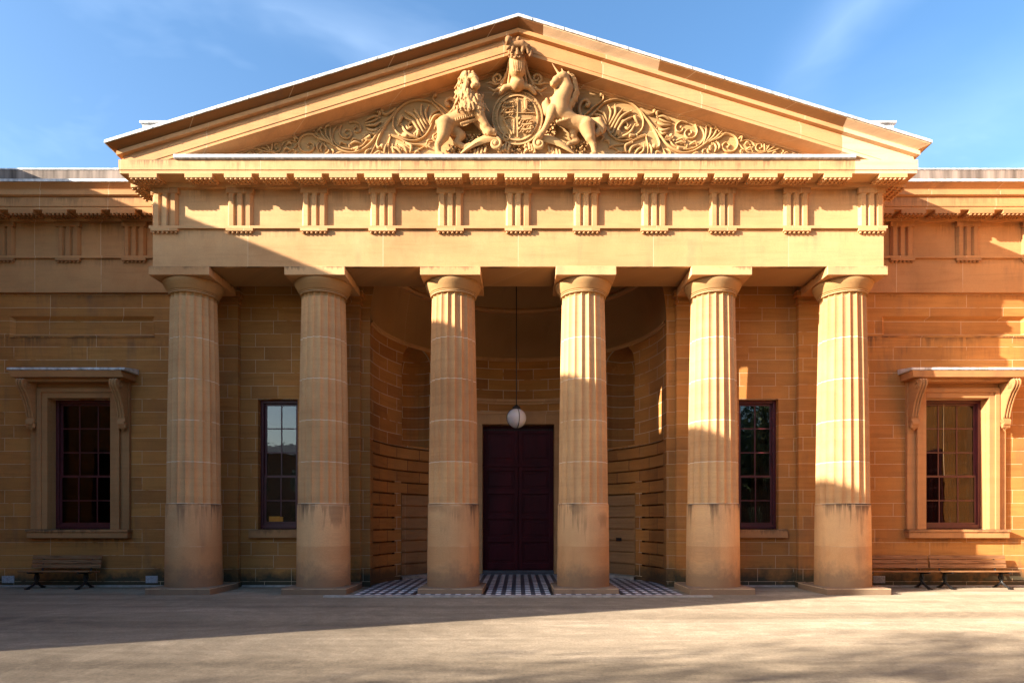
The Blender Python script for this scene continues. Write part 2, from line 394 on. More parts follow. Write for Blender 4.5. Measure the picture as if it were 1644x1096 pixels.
# ------------------------------------------------------------------ mesh helpers
class MB:
    def __init__(s):
        s.v = []; s.f = []; s.uv = []; s.mi = []
    def vert(s, p, uv=(0, 0)):
        s.v.append(tuple(p)); s.uv.append(uv)
        return len(s.v) - 1
    def face(s, idx, mi=0):
        s.f.append(tuple(idx)); s.mi.append(mi)
    def poly(s, pts, mi=0, uvs=None):
        ids = [s.vert(p, uvs[i] if uvs else (0, 0)) for i, p in enumerate(pts)]
        s.face(ids, mi)
    def box(s, x0, x1, y0, y1, z0, z1, mi=0):
        b = len(s.v)
        for z in (z0, z1):
            for y in (y0, y1):
                for x in (x0, x1):
                    s.vert((x, y, z))
        for q in ((0, 2, 3, 1), (4, 5, 7, 6), (0, 1, 5, 4), (2, 6, 7, 3), (0, 4, 6, 2), (1, 3, 7, 5)):
            s.face([b + i for i in q], mi)
    def prism(s, pts, d, mi=0):
        """closed polygon pts extruded by vector d, capped"""
        n = len(pts); b = len(s.v)
        for p in pts: s.vert(p)
        for p in pts: s.vert((p[0] + d[0], p[1] + d[1], p[2] + d[2]))
        s.face([b + i for i in range(n)][::-1], mi)
        s.face([b + n + i for i in range(n)], mi)
        for i in range(n):
            j = (i + 1) % n
            s.face((b + i, b + j, b + n + j, b + n + i), mi)
    def grid(s, rows, closed=False, mi=None):
        """rows of equal length lists of points -> quads"""
        b = len(s.v); n = len(rows[0])
        for r in rows:
            for p in r: s.vert(p)
        for i in range(len(rows) - 1):
            for j in range(n if closed else n - 1):
                k = (j + 1) % n
                s.face((b + i * n + j, b + i * n + k, b + (i + 1) * n + k, b + (i + 1) * n + j), mi(i, j) if mi else 0)
        return b
    def lathe(s, prof, n=48, cx=0, cy=0, cap0=False, cap1=False):
        rows = [[(cx + r * math.cos(2 * PI * i / n), cy + r * math.sin(2 * PI * i / n), z) for i in range(n)] for r, z in prof]
        b = s.grid(rows, True)
        if cap0: s.face([b + i for i in range(n)][::-1])
        if cap1: s.face([b + (len(prof) - 1) * n + i for i in range(n)])
    def tube(s, pts, rad, n=8, cap=True, flat=1.0, flat_axis=None):
        pts = [Vector(p) for p in pts]
        m = len(pts)
        if not hasattr(rad, '__len__'): rad = [rad] * m
        up = Vector((0, 1, 0)) if flat_axis is None else Vector(flat_axis)
        rows = []
        for i in range(m):
            t = (pts[min(i + 1, m - 1)] - pts[max(i - 1, 0)])
            if t.length < 1e-9: t = Vector((0, 0, 1))
            t.normalize()
            a = t.cross(up)
            if a.length < 1e-3: a = t.cross(Vector((1, 0, 0.01)))
            a.normalize()
            c = a.cross(t).normalized()
            rows.append([tuple(pts[i] + a * (rad[i] * math.cos(2 * PI * k / n)) + c * (rad[i] * flat * math.sin(2 * PI * k / n))) for k in range(n)])
        b = s.grid(rows, True)
        if cap:
            s.face([b + k for k in range(n)][::-1])
            s.face([b + (m - 1) * n + k for k in range(n)])
    def sphere(s, c, r, n=10, sc=(1, 1, 1)):
        rows = []
        for i in range(1, n):
            th = PI * i / n
            rows.append([(c[0] + sc[0] * r * math.sin(th) * math.cos(2 * PI * k / (2 * n)), c[1] + sc[1] * r * math.sin(th) * math.sin(2 * PI * k / (2 * n)),
                          c[2] - sc[2] * r * math.cos(th)) for k in range(2 * n)])
        b = s.grid(rows, True)
        lo = s.vert((c[0], c[1], c[2] - sc[2] * r)); hi = s.vert((c[0], c[1], c[2] + sc[2] * r))
        for k in range(2 * n):
            s.face((b + (k + 1) % (2 * n), b + k, lo))
            q = b + (n - 2) * 2 * n
            s.face((q + k, q + (k + 1) % (2 * n), hi))
    def build(s, name, mat, parent=None, smooth=False, angle=35, bevel=0.0, merge=False, fix=True, link=True):
        me = bpy.data.meshes.new(name)
        me.from_pydata(s.v, [], s.f)
        mats = mat if isinstance(mat, (list, tuple)) else [mat]
        for m in mats: me.materials.append(m)
        if len(mats) > 1:
            me.polygons.foreach_set('material_index', s.mi)
        if any(u != (0, 0) for u in s.uv):
            ul = me.uv_layers.new(name='UVMap')
            for lp in me.loops:
                ul.data[lp.index].uv = s.uv[lp.vertex_index]
        me.update()
        if fix or merge:
            import bmesh
            bm = bmesh.new(); bm.from_mesh(me)
            if merge: bmesh.ops.remove_doubles(bm, verts=bm.verts, dist=0.0005)
            if fix: bmesh.ops.recalc_face_normals(bm, faces=bm.faces)
            bm.to_mesh(me); bm.free()
        if smooth:
            me.polygons.foreach_set('use_smooth', [True] * len(me.polygons))
            if angle < 180:
                me.set_sharp_from_angle(angle=math.radians(angle))
        o = bpy.data.objects.new(name, me)
        C.objects.link(o)
        if parent is not None: adopt(o, parent)
        if bevel:
            bv = o.modifiers.new('bevel', 'BEVEL')
            bv.width = bevel; bv.segments = 2; bv.limit_method = 'ANGLE'; bv.angle_limit = math.radians(40)
        return o

def world_of(o):
    m = o.matrix_basis.copy()
    if o.parent: m = world_of(o.parent) @ o.matrix_parent_inverse @ m
    return m
def adopt(o, parent):
    o.parent = parent
    o.matrix_parent_inverse = world_of(parent).inverted()
def empty(name, label, cat, loc=(0, 0, 0), rotz=0, group=None):
    o = bpy.data.objects.new(name, None)
    o.location = loc; o.rotation_euler = (0, 0, rotz); o.empty_display_size = 0.3
    C.objects.link(o)
    o['label'] = label; o['category'] = cat
    if group: o['group'] = group
    return o
def tag(o, label, cat, group=None):
    o['label'] = label; o['category'] = cat
    if group: o['group'] = group
    return o
def struct(o):
    o['kind'] = 'structure'
    return o
def copy_tree(o, parent=None):
    c = o.copy(); C.objects.link(c)
    if parent is not None: c.parent = parent
    for ch in list(o.children): copy_tree(ch, c)
    return c

# ------------------------------------------------------------------ ground
mb = MB()
xs = [-400, -60, -30, -16, 0, 16, 30, 60, 400]
mb.grid([[(x, y, 0.0) for x in xs] for y in (-400, -60, -20, 0, 12, 20, 60, 600)])
struct(mb.build('ground', M['asphalt'], fix=False))

mb = MB()
mb.grid([[(x, y, 0.006) for x in (-300, -40, 0, 40, 300)] for y in (-300, -60, -29, -0.5)])  # unseen dark green sheet added behind the camera to cut bounced sunlight
M['added_grass'] = simple('added_lawn_grass', (0.05, 0.07, 0.022), 0.95, 0, 0.4, 3.0)
struct(mb.build('added_lawn', M['added_grass'], fix=False))
WY, PY, AY, CY = 16.30, 16.13, 14.57, 15.19     # wall, pilaster, architrave front, column axis
HX = 8.38                                        # half width of the architrave
WGY = 16.20                                      # wing architrave face
R_EX = 3.80

mb = MB()
pts = [(-3.72, 14.15), (3.72, 14.15), (3.72, 16.45)]
arc = [(R_EX * math.sin(t), WY + R_EX * math.cos(t)) for t in [math.radians(88 - i * 4) for i in range(45)]]
pts = [(-3.72, 14.15), (3.72, 14.15), (3.72, WY)] + arc + [(-3.72, WY)]
mb.prism([(x, y, 0.004) for x, y in pts], (0, 0, 0.02))
struct(mb.build('tile_floor', M['tile']))
mb = MB()
xk = -4.30
for wd in (1.5, 1.72, 1.55, 1.38, 1.6, 0.85):
    mb.box(xk, xk + wd - 0.006, 13.99, 14.146, -0.05, 0.034)
    xk += wd
struct(mb.build('kerb_edging', M['step'], bevel=0.006))
mb = MB()
for s in (-1, 1):
    x = s * 1.55
    for e in (-1, 1):
        mb.box(x + e * 0.755 - (0.06 if e < 0 else 0), x + e * 0.755 + (0.06 if e > 0 else 0), 14.15, 15.9, 0.01, 0.029)
struct(mb.build('tile_border', M['iron']))

# ------------------------------------------------------------------ the courthouse
CH = empty('courthouse', 'golden sandstone courthouse with a six column Doric portico and carved pediment', 'courthouse', (0, WY, 0))

# --- front wall as a relief of cells (None = opening) ---
def relief_wall(name, xs, zs, depth, mat, back, parent, skip_bottom=True):
    """depth(xc, zc) -> front y or None; steps between neighbours get side faces"""
    mb = MB()
    nx, nz = len(xs) - 1, len(zs) - 1
    D = [[depth((xs[i] + xs[i + 1]) / 2, (zs[j] + zs[j + 1]) / 2) for j in range(nz)] for i in range(nx)]
    for i in range(nx):
        for j in range(nz):
            d = D[i][j]
            x0, x1, z0, z1 = xs[i], xs[i + 1], zs[j], zs[j + 1]
            if d is not None:
                mb.poly([(x0, d, z0), (x1, d, z0), (x1, d, z1), (x0, d, z1)])
            for (a, b, vert) in (((i, j), (i + 1, j), True), ((i, j), (i, j + 1), False)):
                if b[0] >= nx or b[1] >= nz: continue
                da, db = D[a[0]][a[1]], D[b[0]][b[1]]
                da = back if da is None else da
                db = back if db is None else db
                if abs(da - db) < 1e-6: continue
                if vert:
                    mb.poly([(x1, da, z0), (x1, db, z0), (x1, db, z1), (x1, da, z1)])
                else:
                    mb.poly([(x0, da, z1), (x1, da, z1), (x1, db, z1), (x0, db, z1)])
    for i in (0, nx):
        ds = [(D[min(i, nx - 1)][j]) for j in range(nz)]
        for j in range(nz):
            if ds[j] is not None:
                mb.poly([(xs[i], ds[j], zs[j]), (xs[i], back, zs[j]), (xs[i], back, zs[j + 1]), (xs[i], ds[j], zs[j + 1])])
    return mb.build(name, mat, parent, merge=True, fix=False)

WX, WHW = 11.19, 0.80          # wing window centre / half width
SILL, HEAD = 1.47, 4.81
def wing_depth(xc, zc):
    if WX - WHW < abs(xc) < WX + WHW and SILL < zc < HEAD: return None
    if WX - 1.86 < abs(xc) < WX + 1.86 and 6.42 < zc < 6.93: return WY + 0.085
    return WY
for s in (-1, 1):
    xs = sorted(s * x for x in (HX - 0.05, WX - 1.86, WX - WHW, WX + WHW, WX + 1.86, 14.6))
    relief_wall('wall', xs, [0, SILL, HEAD, 6.42, 6.93, 7.62], wing_depth, M['wing'], 16.62, CH)
    # chamfered border of the sunk band
    mb = MB()
    a0, a1 = s * WX - 1.86, s * WX + 1.86
    o_, i_ = 0.0, 0.10
    for (p, q, r, t) in (((a0, 6.93), (a1, 6.93), (a1 - .10, 6.86), (a0 + .10, 6.86)), ((a0, 6.42), (a1, 6.42), (a1 - .10, 6.49), (a0 + .10, 6.49)),
                         ((a0, 6.42), (a0, 6.93), (a0 + .10, 6.86), (a0 + .10, 6.49)), ((a1, 6.42), (a1, 6.93), (a1 - .10, 6.86), (a1 - .10, 6.49))):
        mb.poly([(p[0], WY - .004, p[1]), (q[0], WY - .004, q[1]), (r[0], WY + .083, r[1]), (t[0], WY + .083, t[1])])
    mb.box(a0, a1, WY - 0.02, WY, 6.385, 6.42)
    mb.build('sunk_panel_border', M['wing'], CH, fix=False)

PWX, PWH = 6.17, 0.51           # portico window
PIL = [(-8.38, -7.12), (-5.28, -4.02), (4.02, 5.28), (7.12, 8.38)]
def port_depth(xc, zc):
    if abs(xc) < R_EX: return None if zc < 6.82 else None
    if PWX - PWH < abs(xc) < PWX + PWH and SILL < zc < HEAD: return None
    return WY
for s in (-1, 1):
    xs = sorted(s * x for x in (R_EX, PWX - PWH, PWX + PWH, HX + 0.05))
    relief_wall('wall', xs, [0, SILL, HEAD, 8.3], port_depth, M['portico_wall'], 16.62, CH)
# spandrels over the exedra
ZS = 6.82
NS = 24
for s in (-1, 1):
    mb = MB()
    for i in range(NS):
        z0, z1 = ZS + (1.5) * i / NS, ZS + 1.5 * (i + 1) / NS
        f = lambda z: math.sqrt(R_EX ** 2 - (z - ZS) ** 2)
        mb.poly([(s * f(z0), WY, z0), (s * R_EX, WY, z0), (s * R_EX, WY, z1), (s * f(z1), WY, z1)])
    mb.build('arch_spandrel', M['portico_wall'], CH, merge=True)
# pilasters
for a, b in PIL:
    mb = MB()
    mb.box(a, b, PY, WY - 0.001, 0, 7.20)
    mb.box(a - 0.04, b + 0.04, PY - 0.045, WY - 0.002, 7.20, 7.27)
    mb.box(a - 0.015, b + 0.015, PY - 0.02, WY - 0.002, 7.27, 7.36)
    mb.box(a - 0.08, b + 0.08, PY - 0.10, WY - 0.002, 7.36, 7.505)
    mb.box(a - 0.03, b + 0.03, PY - 0.035, WY - 0.002, 0.0, 0.16)
    mb.build('pilaster', M['portico_wall'], CH, bevel=0.008)
# thin kerb at the foot of the wall
for x0, x1 in ((-14.5, -8.5), (-7.05, -5.33), (5.33, 7.05), (8.5, 14.5)):
    mb = MB()
    mb.box(x0, x1, WY - 0.13, WY - 0.003, 0.0, 0.045)
    mb.build('wall_footing', M['step'], CH, bevel=0.01)

# --- exedra: curved wall with niches, side doors, great door ---
def ex(theta, r, z):
    return (r * math.sin(theta), WY + r * math.cos(theta), z)
DOOR_U = math.asin(1.24 / R_EX)
NI_C, NI_H = math.radians(52), 0.60
SD0, SD1, SDZ = math.radians(43.5), math.radians(61.5), 2.48
ZTOPW = 6.82
RUST = [0.135 + 0.334 * k for k in range(1, 12)]      # groove heights up to 3.81
mb = MB()
th = [math.radians(-90 + 1.25 * i) for i in range(145)]
def uvp(t, z): return (t * R_EX, z)
def quad(t0, t1, za0, za1, zb0, zb1, r0=R_EX, r1=None, mi=0):
    r1 = r0 if r1 is None else r1
    mb.poly([ex(t0, r0, za0), ex(t1, r0, za1), ex(t1, r1, zb1), ex(t0, r1, zb0)], mi,
            [uvp(t0, za0), uvp(t1, za1), uvp(t1, zb1), uvp(t0, zb0)])
def arch_z(t):
    u = (abs(t) - NI_C) * R_EX
    v = max(0.0, NI_H ** 2 - u * u)
    return 6.20 + math.sqrt(v)
def depth_n(t, z):
    u = (abs(t) - NI_C) * R_EX / NI_H
    q = 1 - u * u - max(0.0, (z - 6.20) / NI_H) ** 2
    return R_EX + 0.06 + 0.72 * math.sqrt(max(0.0, q))
NI_Z0 = 3.87
tn = NI_H / R_EX
th = sorted(set([round(t, 6) for t in th] + [round(x * y, 6) for x in (-1, 1) for y in (DOOR_U, SD0, SD1, NI_C - tn, NI_C + tn, math.radians(68), SD0 - 0.10, SD1 + 0.080)]))
for a, b in zip(th[:-1], th[1:]):
    m = (a + b) / 2
    am = abs(m)
    segs = []
    zlo = 0.0
    if am < DOOR_U: zlo = 4.86
    elif SD0 < am < SD1: zlo = SDZ
    # rusticated courses below 3.81
    z = zlo
    edges = [zz for zz in RUST if zz > zlo + 0.05]
    frame = (am < SD1 + 0.06 and am > SD0 - 0.06 and True)
    while z < 3.81 - 1e-6 and z < ZTOPW:
        nxt = min([e for e in edges if e > z + 1e-6] + [3.81])
        if nxt > 3.80: nxt = 3.81
        plain = (SD0 - 0.10 < am < SD1 + 0.080) and z < SDZ + 0.0
        g = 0.0 if plain else 0.10
        top = nxt
        if g:
            quad(a, b, z, z, top - 0.042, top - 0.042, mi=1)
            quad(a, b, top - 0.042, top - 0.042, top - 0.042, top - 0.042, R_EX, R_EX + g, 1)
            quad(a, b, top - 0.042, top - 0.042, top, top, R_EX + g, R_EX + g, 1)
            quad(a, b, top, top, top, top, R_EX + g, R_EX, 1)
        else:
            quad(a, b, z, z, top, top)
        z = top
    z = max(z, zlo)
    if NI_C - tn - 1e-6 < am < NI_C + tn + 1e-6:
        quad(a, b, z, z, NI_Z0, NI_Z0)
        quad(a, b, arch_z(a), arch_z(b), ZTOPW, ZTOPW)
        # niche: sill, soffit and curved back
        nz = 16
        for q in range(nz):
            f0, f1 = q / nz, (q + 1) / nz
            z00, z01 = NI_Z0 + (arch_z(a) - NI_Z0) * f0, NI_Z0 + (arch_z(b) - NI_Z0) * f0
            z10, z11 = NI_Z0 + (arch_z(a) - NI_Z0) * f1, NI_Z0 + (arch_z(b) - NI_Z0) * f1
            mb.poly([ex(a, depth_n(a, z00), z00), ex(b, depth_n(b, z01), z01), ex(b, depth_n(b, z11), z11), ex(a, depth_n(a, z10), z10)], 0,
                    [uvp(a, z00), uvp(b, z01), uvp(b, z11), uvp(a, z10)])
        mb.poly([ex(a, R_EX, NI_Z0), ex(b, R_EX, NI_Z0), ex(b, depth_n(b, NI_Z0), NI_Z0), ex(a, depth_n(a, NI_Z0), NI_Z0)])
        mb.poly([ex(a, R_EX, arch_z(a)), ex(b, R_EX, arch_z(b)), ex(b, R_EX + 0.06, arch_z(b)), ex(a, R_EX + 0.06, arch_z(a))])
    else:
        quad(a, b, z, z, ZTOPW, ZTOPW)
for s in (-1, 1):     # reveals of the niches
    for e in (NI_C - tn, NI_C + tn):
        t = s * e
        mb.poly([ex(t, R_EX, NI_Z0), ex(t, R_EX + 0.06, NI_Z0), ex(t, R_EX + 0.06, 6.20), ex(t, R_EX, 6.20)])
for t in [q * e for q in (-1, 1) for e in (SD0 - 0.10, SD1 + 0.080, DOOR_U)]:
    for zz in RUST:
        if zz > 3.85 or (abs(abs(t) - SD0 + .1) < .01 or abs(abs(t) - SD1 - .08) < .01) and zz > SDZ + .3: continue
        mb.poly([ex(t, R_EX, zz - .042), ex(t, R_EX + .10, zz - .042), ex(t, R_EX + .10, zz), ex(t, R_EX, zz)], 1)
mb.build('exedra_wall', [M['exedra'], M['rustic']], CH, merge=True, fix=False)
# string courses
def ring(name, prof, t0, t1, mat, n=72):
    mb = MB()
    rows = []
    for i in range(n + 1):
        t = t0 + (t1 - t0) * i / n
        b_ = [ex(t, R_EX - o, z) for o, z in prof]
        rows.append(b_)
    mb.grid(rows)
    return mb.build(name, mat, CH, smooth=True, angle=30)
ring('string_course', [(-.01, 6.72), (.03, 6.72), (.035, 6.76), (.07, 6.78), (.07, 6.82), (.0, 6.84)], -PI / 2, PI / 2, M['trim'])
ring('string_course', [(-.01, 5.36), (.05, 5.36), (.06, 5.42), (.10, 5.44), (.10, 5.52), (0, 5.54)], -0.42, 0.42, M['trim'], 30)
# half dome with two ribs
mb = MB()
rows = []
for i in range(25):
    p = PI / 2 * i / 24
    rr = R_EX * math.cos(p); zz = ZTOPW + R_EX * math.sin(p)
    rows.append([(rr * math.sin(math.radians(-90 + 3 * j)), WY + rr * math.cos(math.radians(-90 + 3 * j)), zz) for j in range(61)])
mb.grid(rows)
b0 = len(mb.v)
mb.v = mb.v
mb.build('half_dome', M['soffit'], CH, smooth=True, angle=180, fix=False)
def domering(z):
    mb = MB(); rows = []
    rr = math.sqrt(R_EX ** 2 - (z - ZTOPW) ** 2)
    for j in range(61):
        t = math.radians(-90 + 3 * j)
        rows.append([((rr - o) * math.sin(t), WY + (rr - o) * math.cos(t), z + d) for o, d in ((-.05, -.10), (.07, -.10), (.09, -.02), (.03, .05), (-.06, .08))])
    mb.grid(rows)
    mb.build('dome_band', M['trim'], CH, smooth=True, angle=30)
domering(8.25)
# side doors, flush rusticated leaves
for s in (-1, 1):
    mb = MB()
    levels = [0.14] + [0.14 + 0.334 * k for k in range(1, 8)]
    levels[-1] = SDZ - 0.02
    tt = [s * (SD0 + 0.004 + (SD1 - SD0 - 0.008) * i / 14) for i in range(15)]
    prof = []
    for k in range(len(levels) - 1):
        prof += [(0.012, levels[k]), (0.012, levels[k + 1] - 0.036), (-0.045, levels[k + 1] - 0.036), (-0.045, levels[k + 1])]
    mb.grid([[ex(t, R_EX - o, z) for o, z in prof] for t in tt])
    mb.poly([ex(tt[0], R_EX + .3, .13), ex(tt[0], R_EX - .012, .14), ex(tt[0], R_EX - .012, SDZ - .05), ex(tt[0], R_EX + .3, SDZ - .05)])
    mb.poly([ex(tt[-1], R_EX + .3, .13), ex(tt[-1], R_EX - .012, .14), ex(tt[-1], R_EX - .012, SDZ - .05), ex(tt[-1], R_EX + .3, SDZ - .05)])
    mb.grid([[ex(t, R_EX - o, z) for o, z in ((-.3, SDZ - .02), (.0, SDZ - .02))] for t in tt])
    sd = mb.build('side_door', M['sidedoor'] if 'sidedoor' in M else M['exedra'], CH, merge=True, fix=False)
    if s > 0:
        mb = MB()
        t = SD0 + 0.14
        c = Vector(ex(t, R_EX - 0.03, 1.15))
        mb.box(-.09, .09, -.02, .02, -.05, .05)
        o = mb.build('lock_plate', M['iron'])
        o.location = c; o.rotation_euler = (0, 0, -t)
        o.parent = sd; o.matrix_parent_inverse = world_of(sd).inverted()
    mb = MB()
    tt = [s * (SD0 - 0.015 + (SD1 - SD0 + 0.03) * i / 14) for i in range(15)]
    mb.grid([[ex(t, R_EX - o, z) for o, z in ((.10, 0.01), (.10, .10), (0, .10), (-.05, .145), (-.3, .145))] for t in tt])
    mb.build('door_step', M['step'], CH, fix=False)
# great door: stone case, head, maroon leaves
mb = MB()
DB = WY + R_EX * math.cos(DOOR_U)       # where the curved wall is cut
for s in (-1, 1):
    mb.box(*sorted((s * 1.125, s * 1.30)), DB - 0.02, DB + 0.75, 0.0, 4.72)
mb.box(-1.30, 1.30, DB - 0.02, DB + 0.75, 4.72, 5.02)
mb.box(-1.34, 1.34, DB - 0.05, DB + 0.75, 5.02, 5.12)
case = mb.build('door_case', M['trim'], CH, bevel=0.008)
mb = MB()
mb.box(-1.4, 1.4, DB - 0.02, DB + 0.9, 0.0, 0.055)
mb.box(-1.125, 1.125, DB + 0.12, DB + 0.9, 0.055, 0.13)
mb.build('door_step', M['slate'], CH, bevel=0.01)
DY = DB + 0.34
mb = MB()
mb.box(-1.125, 1.125, DY + 0.05, DY + 0.12, 0.13, 4.72)
mb.box(-1.125, 1.125, DY - 0.04, DY + 0.05, 3.42, 3.50)
door = mb.build('entrance_door', M['door'], CH)
for s in (-1, 1):
    mb = MB()
    a0, a1 = (0.012, 1.12)
    def bx(u0, u1, z0, z1, y0, y1):
        mb.box(*sorted((s * u0, s * u1)), y0, y1, z0, z1)
    for (z0, z1, rows) in ((0.15, 3.42, [(0.36, 1.02), (1.18, 1.75), (1.91, 2.55), (2.71, 3.28)]), (3.50, 4.70, [(3.62, 4.48)])):
        bx(a0, a0 + 0.11, z0, z1, DY, DY + 0.05)
        bx(a1 - 0.13, a1, z0, z1, DY, DY + 0.05)
        prev = z0
        for (p0, p1) in rows + [(z1, z1)]:
            bx(a0 + 0.11, a1 - 0.13, prev, p0, DY, DY + 0.05)
            if p1 > p0:
                bx(a0 + 0.19, a1 - 0.21, p0 + 0.08, p1 - 0.08, DY + 0.025, DY + 0.05)
            prev = p1
    mb.build('door_leaf', M['door'], door, bevel=0.008)
mb = MB()
for i in range(28):
    x = -1.08 + 2.16 * i / 27
    mb.box(x - .012, x + .012, DY - .03, DY, 4.56, 4.63)
mb.box(-1.1, 1.1, DY - .012, DY, 4.58, 4.60)
mb.build('door_rail', M['iron'], door)

# --- columns ---
PITCH = 3.10
SEG = 6
NF = 20
def fluted(mb, rows):
    out = []
    for (ra, dep, z) in rows:
        ring_ = []
        for f in range(NF):
            for q in range(SEG):
                u = -1 + 2 * q / SEG
                a = 2 * PI * (f + (q) / SEG) / NF + PI / NF
                ring_.append(((ra - dep * (1 - u * u)) * math.cos(a), (ra - dep * (1 - u * u)) * math.sin(a), z))
        out.append(ring_)
    mb.grid(out, True)
def rprof(z):
    t = (z - 2.09) / (6.9 - 2.09)
    return 0.588 + (0.508 - 0.588) * t + 0.010 * math.sin(PI * t)
mb = MB()
fluted(mb, [(rprof(2.085), 0.0, 2.085)] + [(rprof(2.09 + 4.81 * i / 12) if i else rprof(2.085), 0.044, 2.088 + 4.812 * i / 12) for i in range(13)])
shaft = mb.build('column', M['shaft'], None, smooth=True, angle=28)
mb = MB()
mb.lathe([(0.622, 0.150), (0.624, 0.17), (0.604, 2.07), (0.598, 2.085), (0.50, 2.086)], 64, cap0=True)
drum = mb.build('base_drum', M['drum'], None, smooth=True, angle=30)
mb = MB()
fluted(mb, [(0.508, 0.044, 6.9), (0.506, 0.040, 6.965), (0.512, 0.006, 6.985)])
mb.lathe([(0.512, 6.98), (0.54, 6.983), (0.542, 7.005), (0.524, 7.009), (0.552, 7.018), (0.554, 7.040), (0.534, 7.045), (0.558, 7.055),
          (0.585, 7.10), (0.622, 7.16), (0.650, 7.21), (0.664, 7.25), (0.662, 7.275), (0.642, 7.295), (0.4, 7.296)], 72)
capi = mb.build('capital', M['carved'], None, smooth=True, angle=32)
mb = MB()
mb.box(-.69, .69, -.69, .69, 7.294, 7.490)
mb.box(-.665, .665, -.665, .665, 7.490, 7.506)
abac = mb.build('abacus', M['plain'], None, bevel=0.010)
mb = MB()
mb.box(-.745, .745, -.745, .745, -.03, .150)
plin = mb.build('plinth', M['plinth'], None, bevel=0.022)
for o in (drum, capi, abac, plin): o.parent = shaft
for i in range(6):
    c = shaft if i == 0 else copy_tree(shaft)
    x = (i - 2.5) * PITCH
    c.location = (x, CY, 0)
    c.parent = CH
    c.matrix_parent_inverse = world_of(CH).inverted()
    c.rotation_euler = (0, 0, PI / NF * 0 + (PI / 2 if i % 2 else 0))

# --- entablature sweep ---
def path(o, y_in=WGY, xe=14.6):
    return [(-xe, y_in - o), (-(HX + o), y_in - o), (-(HX + o), AY - o), (7.47, AY - o), (HX + o, AY - o), (HX + o, y_in - o), (xe, y_in - o)]
prof = [(-.10, 7.507), (0, 7.507), (0, 8.36), (.06, 8.36), (.06, 8.42), (-.03, 8.42), (-.03, 9.285), (.08, 9.285), (.09, 9.385), (.47, 9.385), (.472, 9.445),
        (.46, 9.447), (.46, 9.457), (.485, 9.46), (.485, 9.68), (-.35, 9.70)]
cols = []
for o, z in prof:
    cols.append([(x, y, z) for x, y in path(o)])
mb = MB()
mb.grid(cols, mi=lambda i, j: 1 if (j == 3 and i >= 9) or (j == 4 and i >= 9) else (2 if j in (0, 5) else 0))
ent = mb.build('entablature', [M['entab'], M['pale'], M['wing_entab']], CH, fix=False)
# inner beams and ceiling
mb = MB()
mb.box(-8.27, 8.27, AY + .10, 15.80, 7.507, 8.30)
for s in (-1, 1):
    mb.box(*sorted((s * 8.27, s * 7.15)), 15.80, WY - .003, 7.507, 8.30)
mb.build('portico_beam', M['soffit'], CH)
mb = MB()
mb.box(-7.15, 7.15, 15.80, WY, 8.22, 8.30)
mb.box(-R_EX - .2, R_EX + .2, WY - .04, WY + .02, 8.30, 10.9)
mb.build('portico_ceiling', M['soffit'], CH)
# triglyphs
def triglyph_mesh(w_, proj, z0, z1, y):
    """local: centred on x, front faces -y"""
    mb = MB()
    u = w_ / 12
    d = 0.062
    xs_ = [-6, -5, -3, -2.4, -1.6, -1, 1, 1.6, 2.4, 3, 5, 6]
    fr = [d, 0, 0, d, d, 0, 0, d, d, 0, 0, d]
    top = z1 - .12
    n = len(xs_)
    for i in range(n - 1):
        x0, x1 = xs_[i] * u, xs_[i + 1] * u
        y0, y1 = y - proj + fr[i], y - proj + fr[i + 1]
        mb.poly([(x0, y0, z0), (x1, y1, z0), (x1, y1, top - .02), (x0, y0, top - .02)])
        if max(fr[i], fr[i + 1]) > 0:
            mb.poly([(x0, y0, top - .02), (x1, y1, top - .02), (x1, y - proj, top + .001), (x0, y - proj, top + .001)])
        else:
            mb.poly([(x0, y0, top - .02), (x1, y1, top - .02), (x1, y - proj, top + .001), (x0, y - proj, top + .001)])
    for s in (-1, 1):
        mb.poly([(s * 6 * u, y - proj + d, z0), (s * 6 * u, y + .02, z0), (s * 6 * u, y + .02, top), (s * 6 * u, y - proj + d, top)])
    mb.box(-6.45 * u, 6.45 * u, y - proj - .012, y + .02, top, z1)
    # regula and drops under the taenia
    zr = 8.36
    mb.box(-6.5 * u, 6.5 * u, y - proj - .02, y + .02, zr - .065, zr + .0)
    for i in range(6):
        x = (-5.4 + 2.16 * i) * u
        mb.lathe([(.032, zr - .105), (.024, zr - .065)], 8, x, y - proj + .022, cap0=True)
    return mb
def mutule_mesh():
    mb = MB()
    mb.prism([(-.306, -.40, 9.295), (-.306, -.40, 9.384), (-.306, 0, 9.384), (-.306, 0, 9.345)], (.612, 0, 0))
    for i in range(6):
        for j in range(3):
            mb.lathe([(.036, 9.258 + .014 * j), (.028, 9.305 + .014 * j)], 8, -.255 + .102 * i, -.362 + .12 * j, cap0=True)
    return mb
tg0 = triglyph_mesh(0.57, 0.085, 8.421, 9.284, 0).build('triglyph', M['plain'], None)
mu0 = mutule_mesh().build('mutule', M['plain'], None)
ent_inv = world_of(ent).inverted()
used = [False, False]
def put(o0, k, x, y, rz=0):
    o = o0 if not used[k] else o0.copy()
    if used[k]: C.objects.link(o)
    used[k] = True
    o.location = (x, y, 0); o.rotation_euler = (0, 0, rz)
    o.parent = ent; o.matrix_parent_inverse = ent_inv
    return o
TX = [0, 1.555, 3.11, 4.67, 6.37, 8.085]
for x in sorted({s * t for t in TX for s in (-1, 1)}):
    put(tg0, 0, x, AY + .03)
for s in (-1, 1):
    put(tg0, 0, s * (HX - .03), AY + .33, -PI / 2 if s < 0 else PI / 2)
    for k in range(3):
        o = put(tg0, 0, s * (9.77 + 1.68 * k), WGY + .03)
        o.material_slots[0].link = 'OBJECT'
        o.material_slots[0].material = M['wing_entab']
mx = [0.778 * k for k in range(-8, 9)]
